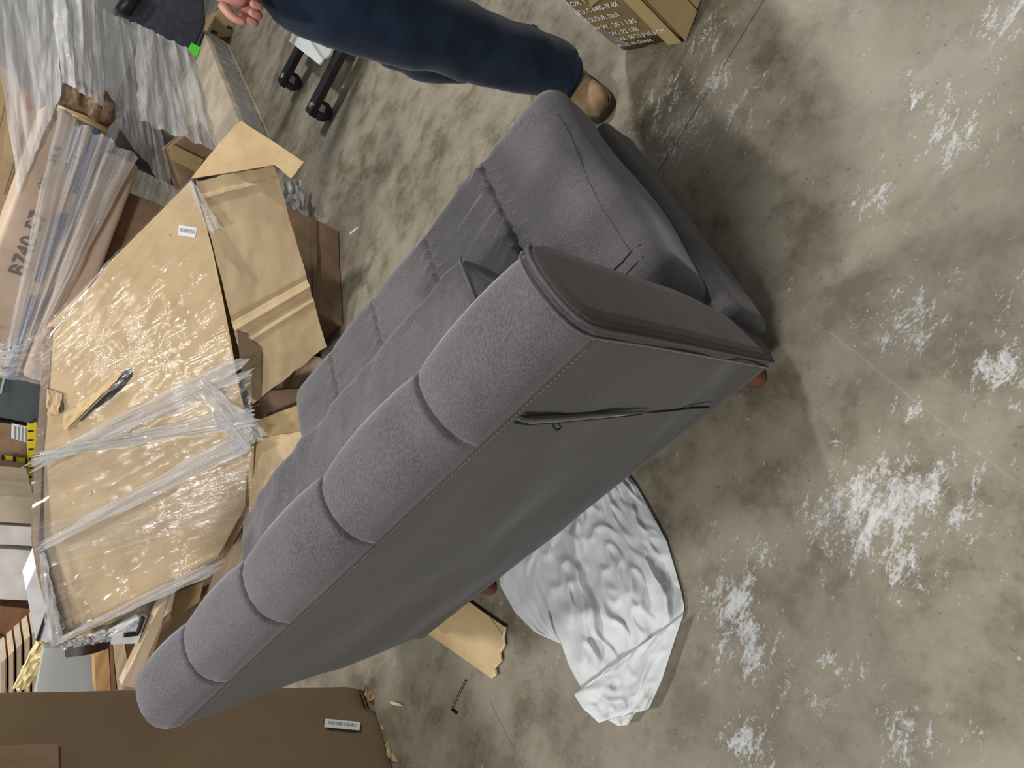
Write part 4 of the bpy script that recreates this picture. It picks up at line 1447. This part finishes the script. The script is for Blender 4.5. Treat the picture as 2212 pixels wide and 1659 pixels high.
def upper_left_far():
    # navy padded cushion behind the film, resting on the long cream carton
    Y = 6.95
    f = [aty(246, 20, Y), aty(340, 92, Y), aty(416, 122, Y), aty(446, 50, Y), aty(440, -30, Y), aty(280, -40, Y)]
    root = thing('navy_cushion', 'dark navy padded cushion behind the peaked film, with a green sticker', 'cushion', Vector((sum(p.x for p in f) / 6, Y + 0.1, min(p.z for p in f))))
    me = prism('pad', f, (0, 0.16, 0))
    bm = bmesh.new()
    bm.from_mesh(me)
    bmesh.ops.bevel(bm, geom=[e for e in bm.edges if e.calc_face_angle(0) > 0.3], offset=0.04, segments=4, affect='EDGES', profile=0.6)
    bm.to_mesh(me)
    bm.free()
    link('pad', me, 'navy_cloth', root)
    link('frame_bar', tube('frame_bar', [aty(262, 26, Y - 0.05), aty(302, -30, Y - 0.05)], 0.05, 10), 'black_metal', root, True)
    link('sticker', prism('sticker', [aty(x, y, Y - 0.03) for x, y in ((404, 108), (414, 92), (433, 102), (425, 124))], (0, 0.003, 0)), 'sticker_green', root)
    # long cream carton lying on the floor
    a, b = flo(606, 334), flo(497, 97)
    d = (b - a).normalized()
    lft = Vector((-d.y, d.x, 0))
    if lft.x > 0:
        lft = -lft
    h = 0.25
    root, B, dm = box_thing('cream_carton', 'long cream carton lying on the floor left of the castor stand', 'carton', [a, b, b + Vector((0, 0, h)), a + Vector((0, 0, h))], lft * 0.55, 'kraft_cream', 0.012, tape=False, floor=True)
    link('tape', sheet('tape', [a + d * .1 + Vector((0, 0, h * 0.3)) - lft * 0.02, b - d * .1 + Vector((0, 0, h * 0.3)) - lft * 0.02, b - d * .1 + Vector((0, 0, h * .9)) - lft * 0.02, a + d * .1 + Vector((0, 0, h * .9)) - lft * 0.02], 60, 6, lambda s, t: 0.008 * fbm(s * 22, t * 2), uvscale=(3, .5)), 'film_cloudy', root, True)
    # further carton with black marks
    P = [aty(446, 82, 7.22), aty(500, 80, 7.22), aty(520, 30, 7.22), aty(470, 22, 7.22)]
    root, B, dm = box_thing('far_carton', 'brown carton with black marks at the far end of the cream carton', 'carton', P, (0, 0.5, 0), 'kraft_tan', 0.01, tape=False)
    for (x, y) in ((463, 67), (497, 58)):
        link('printed_mark', prism('printed_mark', [aty(x - 6, y - 3, 7.20), aty(x + 6, y + 1, 7.20), aty(x + 5, y + 7, 7.20), aty(x - 7, y + 3, 7.20)], (0, -0.003, 0)), 'ink_black', root)
    # low brown carton beside the hanging flap
    p1, p2 = flo(742, 700), flo(733, 497)
    d = (p2 - p1).normalized()
    bk = Vector((-d.y, d.x, 0))
    if bk.y < 0:
        bk = -bk
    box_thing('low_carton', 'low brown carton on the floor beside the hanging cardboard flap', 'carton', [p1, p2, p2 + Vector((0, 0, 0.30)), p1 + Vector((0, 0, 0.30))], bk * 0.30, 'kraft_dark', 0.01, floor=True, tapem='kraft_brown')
    # crumpled plastic bag remnant between them
    c = [flo(606, 395, 0.20), flo(650, 385, 0.08), flo(668, 470, 0.05), flo(618, 480, 0.20)]
    o = link('plastic_scrap', sheet('plastic_scrap', c, 20, 20, lambda s, t: 0.03 * fbm(s * 5, t * 5), thick=0.002, edge=0.1), 'film_cloudy', None, True)
    tag(o, 'crumpled clear plastic scrap between the flap and the cream carton', 'plastic scrap')


upper_left_far()


# ---------------------------------------------------------------- things at the left edge and under the wrapped carton
def left_edge():
    Y = 4.8
    # grey steel cabinet
    root, B, dm = box_thing('steel_cabinet', 'grey steel cabinet at the left edge above the taped carton', 'cabinet', [aty(92, 920, Y), aty(92, 800, Y), aty(-60, 760, Y), aty(-60, 890, Y)], (0, 0.4, 0), 'steel_grey', 0.006, tape=False)
    link('door_edge', prism('door_edge', [aty(-2, 850, Y - 0.012), aty(3, 851, Y - 0.012), aty(14, 806, Y - 0.012), aty(9, 804, Y - 0.012)], (0, -0.006, 0)), 'panel_grey', root)
    # carton with printed label below it
    root, B, dm = box_thing('labelled_carton', 'brown carton with a white paper label below the steel cabinet', 'carton', [aty(70, 1078, Y), aty(78, 922, Y), aty(-60, 907, Y), aty(-60, 1060, Y)], (0, 0.4, 0), 'kraft_dark', 0.006, tape=False)
    lb = quad_part('label', [aty(62, 957, Y - 0.012), aty(60, 922, Y - 0.012), aty(25, 914, Y - 0.012), aty(24, 946, Y - 0.012)], 'label_white', root)
    for k in range(4):
        x = 30 + k * 8
        sub('printed_row', prism('printed_row', [aty(x, 948 + k * 2, Y - 0.016), aty(x + 1, 920 + k, Y - 0.016), aty(x + 4, 921 + k, Y - 0.016), aty(x + 3, 949 + k * 2, Y - 0.016)], (0, -0.001, 0)), 'barcode_grey', lb)
    # yellow and black strap
    root = thing('strap', 'yellow and black measuring strap hanging beside the labelled carton', 'strap', aty(70, 1000, Y - 0.05))
    path = [(69, 912), (68, 950), (70, 990), (71, 1030), (68, 1062), (56, 1092), (42, 1116), (34, 1124)]
    pts = [aty(x, y, Y - 0.05) for x, y in path]
    W_ = 0.045
    vs, fs = [], []
    for i, p in enumerate(pts):
        t = (pts[min(i + 1, len(pts) - 1)] - pts[max(i - 1, 0)]).normalized()
        nn = t.cross(Vector((0, 1, 0))).normalized()
        vs += [p + nn * W_ / 2, p - nn * W_ / 2, p + nn * W_ / 2 + Vector((0, .003, 0)), p - nn * W_ / 2 + Vector((0, .003, 0))]
    for i in range(len(pts) - 1):
        a, b = 4 * i, 4 * i + 4
        fs += [(a, a + 1, b + 1, b), (a + 2, a + 3, b + 3, b + 2), (a, b, b + 2, a + 2), (a + 1, b + 1, b + 3, a + 3)]
    link('band', mesh('band', vs, fs), 'yellow', root)
    for i in range(len(path) - 1):
        (x0, y0), (x1, y1) = path[i], path[i + 1]
        m = max(1, int(math.hypot(x1 - x0, y1 - y0) / 15))
        for k in range(m):
            x, y = x0 + (x1 - x0) * k / m, y0 + (y1 - y0) * k / m
            link('black_mark', prism('black_mark', [aty(x - 8, y - 1.5, Y - 0.054), aty(x + 3, y - 1.5, Y - 0.054), aty(x + 3, y + 2.5, Y - 0.054), aty(x - 8, y + 2.5, Y - 0.054)], (0, -0.001, 0)), 'ink_black', root)
    root2 = thing('short_strap', 'short piece of yellow marked strap across the labelled carton', 'strap', aty(30, 990, Y - 0.03))
    link('band', prism('band', [aty(2, 990, Y - 0.02), aty(60, 1000, Y - 0.02), aty(60, 992, Y - 0.02), aty(2, 982, Y - 0.02)], (0, -0.003, 0)), 'yellow', root2)
    for x in (3, 28, 55):
        link('black_mark', prism('black_mark', [aty(x, 981 + x * .17, Y - 0.025), aty(x + 6, 982 + x * .17, Y - 0.025), aty(x + 6, 993 + x * .17, Y - 0.025), aty(x, 992 + x * .17, Y - 0.025)], (0, -0.001, 0)), 'ink_black', root2)
    # white flat-pack panels stacked
    Y2 = 4.2
    rows = [(1076, 1138, 'topmost pale board of the stack at the left edge', 'kraft_cream'), (1140, 1186, 'second pale board of the stack at the left edge', 'board_white'),
            (1189, 1304, 'thick pale bottom board of the stack at the left edge', 'board_white')]
    for y0, y1, lab, m in rows:
        box_thing('pale_board', lab, 'board', [aty(74, y1 - 6, Y2), aty(74, y0, Y2), aty(-60, y0 - 8, Y2), aty(-60, y1 - 12, Y2)], (0, 0.5, 0), m, 0.004, tape=False, group='pale boards at the left edge')
    root, B, dm = box_thing('red_brown_panel', 'red-brown wooden panel below the pale boards at the left edge', 'panel', [aty(72, 1410, Y2), aty(68, 1316, Y2), aty(-60, 1302, Y2), aty(-60, 1480, Y2)], (0, 0.4, 0), 'wood_red', 0.004, tape=False)
    link('seam', prism('seam', [aty(-5, 1368, Y2 - 0.008), aty(40, 1388, Y2 - 0.008), aty(40, 1390, Y2 - 0.008), aty(-5, 1371, Y2 - 0.008)], (0, -0.003, 0)), 'ink_black', root)
    # stack of upright boards seen on edge
    Y3 = 3.9
    labs = ['leftmost', 'second', 'third', 'fourth', 'fifth']
    for k in range(5):
        x = 4 + k * 17
        yt = 1432 - k * 16
        t = [aty(x - 2, 1530, Y3), aty(x - 2, yt, Y3), aty(x + 10, yt - 10, Y3), aty(x + 10, 1530, Y3)]
        root = thing('edge_board', labs[k] + ' of the pale boards seen edge-on beside the foam strip', 'board', Vector((t[0].x, Y3 + .2, min(p.z for p in t))), 'pale boards seen edge-on')
        link('board', prism('board', t, (0, 0.22, 0)), 'wood_pale' if k % 2 else 'kraft_cream', root)
        link('edge_band', prism('edge_band', [aty(x + 7, 1530, Y3 - 0.003), aty(x + 7, yt - 8, Y3 - 0.003), aty(x + 10, yt - 10, Y3 - 0.003), aty(x + 10, 1530, Y3 - 0.003)], (0, 0.003, 0)), 'kraft_dark', root)
    # white foam corner block in film
    Y4 = 3.45
    f = [aty(108, 1392, Y4), aty(116, 1300, Y4), aty(90, 1196, Y4), aty(56, 1275, Y4), aty(76, 1378, Y4)]
    root = thing('foam_block', 'white foam corner block at the lower left corner of the wrapped carton', 'foam block', Vector((f[0].x, Y4 + .1, min(p.z for p in f))))
    link('block', prism('block', f, (0, 0.2, 0)), 'foam_white', root)
    link('dark_edge', prism('dark_edge', [aty(78, 1384, Y4 - .01), aty(104, 1306, Y4 - .01), aty(108, 1306, Y4 - .01), aty(84, 1386, Y4 - .01)], (0, 0.008, 0)), 'ink_black', root)
    o = link('foam_strip', sheet('foam_strip', [aty(28, 1490, 3.5), aty(78, 1388, 3.5), aty(112, 1398, 3.5), aty(60, 1490, 3.5)], 14, 8, lambda s, t: 0.02 * fbm(s * 6, t * 4), thick=0.02, edge=0.08, seed=4), 'foam_yellow')
    tag(o, 'pale yellow foam strip beside the edge-on boards', 'foam')
    # grey sheet panel
    box_thing('sheet_metal', 'light grey metal sheet standing behind the tall brown carton', 'panel', [aty(70, 1530, 3.4), aty(218, 1530, 3.4), aty(206, 1405, 3.4), aty(94, 1400, 3.4)], (0, 0.03, 0), 'panel_grey', 0.004, tape=False)


left_edge()


def pallet():
    Y = 3.05
    root = thing('wooden_pallet', 'wooden pallet of pale and orange boards under the wrapped carton', 'pallet', Vector((-1.45, Y + .3, 0)))

    def board(name, px, dep, m, y=Y):
        link(name, prism(name, [aty(a, b, y) for a, b in px], (0, dep, 0)), m, root)
    board('post', [(207, 1500), (205, 1420), (234, 1398), (240, 1500)], 0.10, 'wood_orange')
    board('post', [(241, 1500), (236, 1396), (243, 1394), (252, 1500)], 0.10, 'wood_red')
    board('post', [(255, 1500), (244, 1394), (268, 1384), (277, 1440), (262, 1500)], 0.10, 'wood_pale')
    board('board', [(280, 1440), (270, 1384), (292, 1372), (300, 1420)], 0.08, 'wood_pale', Y + 0.05)
    board('board', [(262, 1482), (340, 1320), (362, 1290), (348, 1350), (290, 1485)], 0.06, 'wood_pale', Y - 0.08)
    board('board', [(300, 1500), (352, 1350), (420, 1290), (460, 1270), (400, 1420), (340, 1500)], 0.05, 'kraft_dark', Y + 0.2)
    board('board', [(372, 1340), (385, 1280), (440, 1255), (430, 1300)], 0.04, 'kraft_tan', Y + 0.12)
    # runners down to the slab
    link('runner', prism('runner', [(-1.9, Y + .1, 0), (-0.2, Y + .1, 0), (-0.2, Y + .1, 0.1), (-1.9, Y + .1, 0.1)], (0, 0.09, 0)), 'wood_pale', root)
    link('runner', prism('runner', [(-1.9, Y + .5, 0), (-0.2, Y + .5, 0), (-0.2, Y + .5, 0.1), (-1.9, Y + .5, 0.1)], (0, 0.09, 0)), 'wood_pale', root)
    # framed white board and dark leather strip
    r2 = thing('framed_board', 'small white board with a black inner frame under the wrapped carton', 'board', aty(300, 1390, Y - 0.06))
    link('panel', prism('panel', [aty(x, y, Y - 0.05) for x, y in ((236, 1392), (298, 1390), (318, 1332), (300, 1336), (240, 1372))], (0, 0.05, 0)), 'foam_white', r2)
    link('frame', tube('frame', [aty(x, y, Y - 0.06) for x, y in ((268, 1372), (296, 1370), (309, 1334))], 0.010, 6), 'ink_black', r2)
    link('film', sheet('film', [aty(262, 1374, Y - .08), aty(296, 1352, Y - .08), aty(300, 1338, Y - .08), aty(272, 1352, Y - .08)], 16, 8, lambda s, t: 0.012 * fbm(s * 8, t * 5)), 'film_dense', r2, True)
    o = link('leather_strip', sheet('leather_strip', [aty(140, 1400, Y - .05), aty(238, 1376, Y - .05), aty(236, 1400, Y - .06), aty(142, 1420, Y - .06)], 18, 5, lambda s, t: 0.03 * math.sin(math.pi * s), thick=0.012), 'dark_leather')
    tag(o, 'dark brown curved strip below the lower edge of the wrapped carton', 'strip')
    # silvery film bunched below the carton's lower edge
    o = link('stretch_film', sheet('stretch_film', [aty(128, 1392, Y - .1), aty(250, 1352, Y - .1), aty(240, 1384, Y - .1), aty(134, 1404, Y - .1)], 40, 10, lambda s, t: 0.02 * fbm(s * 9, t * 4), uvscale=(2, .6), edge=0.08), 'film_dense', None, True)
    tag(o, 'grey bunched film along the lower edge of the wrapped carton', 'plastic film', 'sheets of clear stretch film on the pile')


pallet()
